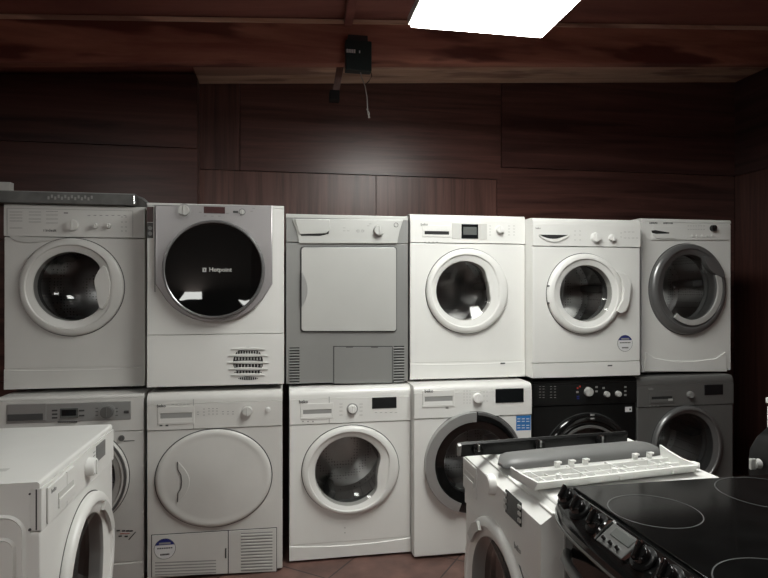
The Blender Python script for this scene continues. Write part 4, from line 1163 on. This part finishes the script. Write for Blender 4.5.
# second black cooker behind, at the right edge
c2 = thing('electric_cooker', 'black cooker at the right edge with chrome knobs, behind the near hob', 'cooker', (1.39 + .28, 1.27, 0), -pi/2, 'electric cookers')
g = G(); g.prism([(-.28, .012), (-.28, .70), (-.292, .78), (-.286, .84), (-.262, .875), (-.22, .905), (.28, .905), (.28, .012)], -.25, .25, 'x', .005); obj('body', g, 'black_body', c2)
g = G(); g.box(-.24, .24, -.288, -.276, .16, .69, .004); obj('oven_door', g, 'black_gloss', c2)
g = G(); g.box(-.246, .246, -.20, .27, .903, .909, .002); obj('hob_glass', g, 'black_glass', c2)
for i, lx in enumerate((-.205, -.135, -.065, .01, .08, .15, .21)):
    g = G(); g.cyl((lx, -.301, .808), .015, .020, 'y', 24, r2=.012, bev=.003); g.box(lx - .005, lx + .005, -.324, -.305, .792, .824, .003); obj('control_knob', g, 'silver_light', c2)
g = G(); g.tube([(-.2, -.29, .66), (-.2, -.32, .66), (.2, -.32, .66), (.2, -.29, .66)], .009); obj('oven_door_handle', g, 'chrome', c2)
g = G(); g.cyl((0, 0, .006), .02, .012, 'z', 16); f0 = obj('foot', g, 'foot', c2); f0.location = (-.2, -.22, 0)
for fx, fy in ((.2, -.22), (-.2, .22), (.2, .22)):
    f = f0.copy(); COL.objects.link(f); f.location = (fx, fy, 0)

# white appliance whose edge shows at the right margin
fr_ = thing('fridge', 'white undercounter fridge edge showing at the right margin behind the black cooker', 'fridge', (2.20, 1.80, 0), -pi/2)
g = G(); g.box(-.23, .23, -.23, .27, .012, .86, .006); obj('cabinet', g, 'white', fr_)
g = G(); g.box(-.232, .232, -.27, -.234, .05, .85, .008); dr = obj('door', g, 'white', fr_)
g = G(); g.box(-.236, .236, -.272, .272, .858, .882, .005); obj('worktop', g, 'white', fr_)
g = G(); g.box(.17, .20, -.29, -.268, .62, .80, .005); obj('door_handle', g, 'offwhite', dr)
g = G(); g.box(-.2, .2, -.2, .24, 0, .014); obj('plinth', g, 'foot', fr_)

# ------------------------------------------------------------------ grey panel and white plastic item on machine 1
u0, zz0, _ = ray_w(-14, 204, 2.84); u1, _, _ = ray_w(136.5, 204, 2.84)
ZP = .856 + .848 + .0005
pn = thing('metal_sheet', 'weathered grey metal panel lying on the far left machine of the top row', 'metal panel', ((u0 + u1)/2, 3.05, ZP))
W = u1 - u0
g = G(); g.box(-W/2, W/2, -.22, .24, .002, .056, .004); g.mi = 1
for i in range(14): g.box(-.06 + i*.014, -.052 + i*.014, -.2215, -.2195, .020 + .008*(i % 2), .034 + .008*(i % 2))
obj('panel_body', g, ['metal_panel', 'grey_print'], pn)
g = G(); g.box(-W/2 + .001, W/2 - .006, -.2225, -.2195, .0525, .0555); g.box(-W/2 + .05, W/2 - .05, -.2, .2, 0, .003); obj('edge_strip', g, 'grey_body', pn)
g = G(); g.box(W/2 - .010, W/2 - .004, -.2235, -.216, .008, .048, .001, 1); obj('end_tab', g, 'chrome', pn)
# cable bundle behind its right end
g = G(); x0_ = u1; g.tube([(x0_ + .006, 2.845, ZP + .042), (x0_ + .028, 2.85, ZP + .034), (x0_ + .046, 2.87, ZP + .016), (x0_ + .050, 2.92, ZP + .0075), (x0_ + .03, 3.0, ZP + .0075), (x0_ + .02, 3.1, ZP + .0075)], .007, 10)
o = obj('power_cable', g, 'grey_dark'); tag(o, 'short dark cable end hanging beside the loose grey panel at top left', 'cable')
g = G(); ue, ze, _ = ray_w(9.5, 186, 2.83)
g.prism([(2.83, 0), (2.832, .030), (2.838, .038), (2.872, .038), (2.872, 0)], ue - .16, ue, 'x', .004)
o = obj('white_plastic_item', g, 'offwhite'); o.location = (0, 0, ZP + .0565)  # plain shape for an unidentified white item
tag(o, 'unidentified white plastic item at the far left edge, on top of the grey panel', 'box')

# ------------------------------------------------------------------ junction box, wire, batten
ub_, zb_, _ = ray_w(345.5, 70, BW - .05); ub2, zt_, _ = ray_w(371.5, 37, BW - .05)
jb = thing('junction_box', 'small dark green junction box fixed to the ceiling beam', 'junction box', ((ub_ + ub2)/2, BW, zb_))
W = ub2 - ub_; Hh = zt_ - zb_
g = G(); g.box(-W/2, W/2, -.06, -.001, 0, Hh*.86, .005); obj('box', g, 'box_green', jb)
g = G(); g.box(-W*.40, W*.36, -.048, -.001, Hh*.86, Hh*1.04, .004); obj('box_lid', g, 'wire_dark', jb)
g = G()
for i in range(5): g.box(-W*.47 + i*.010, -W*.47 + .007 + i*.010, -.0615, -.0595, Hh*.48, Hh*.58)
g.box(-W*.02 + .004, -W*.02 + .010, -.0615, -.0595, Hh*.49, Hh*.56)
obj('label_print', g, 'paper', jb)
def P(x, y, w=BW - .03): u, z, _ = ray_w(x, y, w); return (u, w, z)
g = G(); g.tube([P(359.5, 67), P(361.5, 77), P(365, 86), P(367, 97), P(367.5, 108), P(368, 114), P(370, 118)], .0022, 8); g.tube([P(366.5, 109), P(369.5, 113), P(368.5, 118)], .0022, 8)
o = obj('loose_wire', g, 'wire'); tag(o, 'thin pale loose wire hanging down below the junction box', 'wire')
g = G(); g.tube([P(369.5, 67), P(370.8, 72), P(371.8, 76), P(369, 81), P(365.5, 84.5)], .0022, 8)
o = obj('loose_wire', g, 'wire_dark'); tag(o, 'short dark wire curling from the right of the junction box', 'wire')
# batten hanging from the beam on the left of the box
bt = thing('timber_strut', 'short dark wooden strut slanting down from the beam beside the junction box', 'wooden strut', P(340, 80, BW + .035))
base = Vector(bt.location)
def Q(x, y, w): return Vector(P(x, y, w)) - base
g = G(); t = bmesh.new()
top = [Q(343, 62, BW + .065), Q(351, 62, BW + .065), Q(351, 62, BW + .11), Q(343, 62, BW + .11)]
bot = [Q(332.5, 92, BW + .12), Q(339, 92, BW + .12), Q(339, 92, BW + .16), Q(332.5, 92, BW + .16)]
for v in top:
    X_, Y_ = v.x + base.x, v.y + base.y; v.y += .004; v.z = zc(X_, Y_) - base.z - .001
A = [t.verts.new(v) for v in top]; B = [t.verts.new(v) for v in bot]
t.faces.new(A); t.faces.new(B)
for k in range(4): t.faces.new([A[k], A[(k+1) % 4], B[(k+1) % 4], B[k]])
g._merge(t); obj('strut', g, 'lam_v', bt)
g = G(); q = Q(335, 96.5, BW + .14); g.box(q.x - .032, q.x + .024, q.y - .03, q.y + .03, q.z - .028, q.z + .028, .004); obj('end_block', g, 'gap', bt)
g = G(); ut, ztt, _ = ray_w(350, 5, 2.9); g._merge(slopebox(ut - .01, ut + .035, 2.2, 3.088, lambda x, y: zc(x, y) - .045, lambda x, y: zc(x, y) + .001, .003)); struct('trim_6', g, 'ceil')

# ------------------------------------------------------------------ world and view
wd_ = bpy.data.worlds.new('world'); scn.world = wd_; wd_.use_nodes = True
wd_.node_tree.nodes['Background'].inputs['Color'].default_value = (0.02, 0.02, 0.02, 1)
vs = scn.view_settings; vs.view_transform = 'Standard'; vs.look = 'None'; vs.exposure = 0.22; vs.gamma = 1.0; vs.use_curve_mapping = False
scn.cycles.max_bounces = 10; scn.cycles.transparent_max_bounces = 12; scn.cycles.caustics_reflective = False
scn.cycles.sample_clamp_indirect = 6
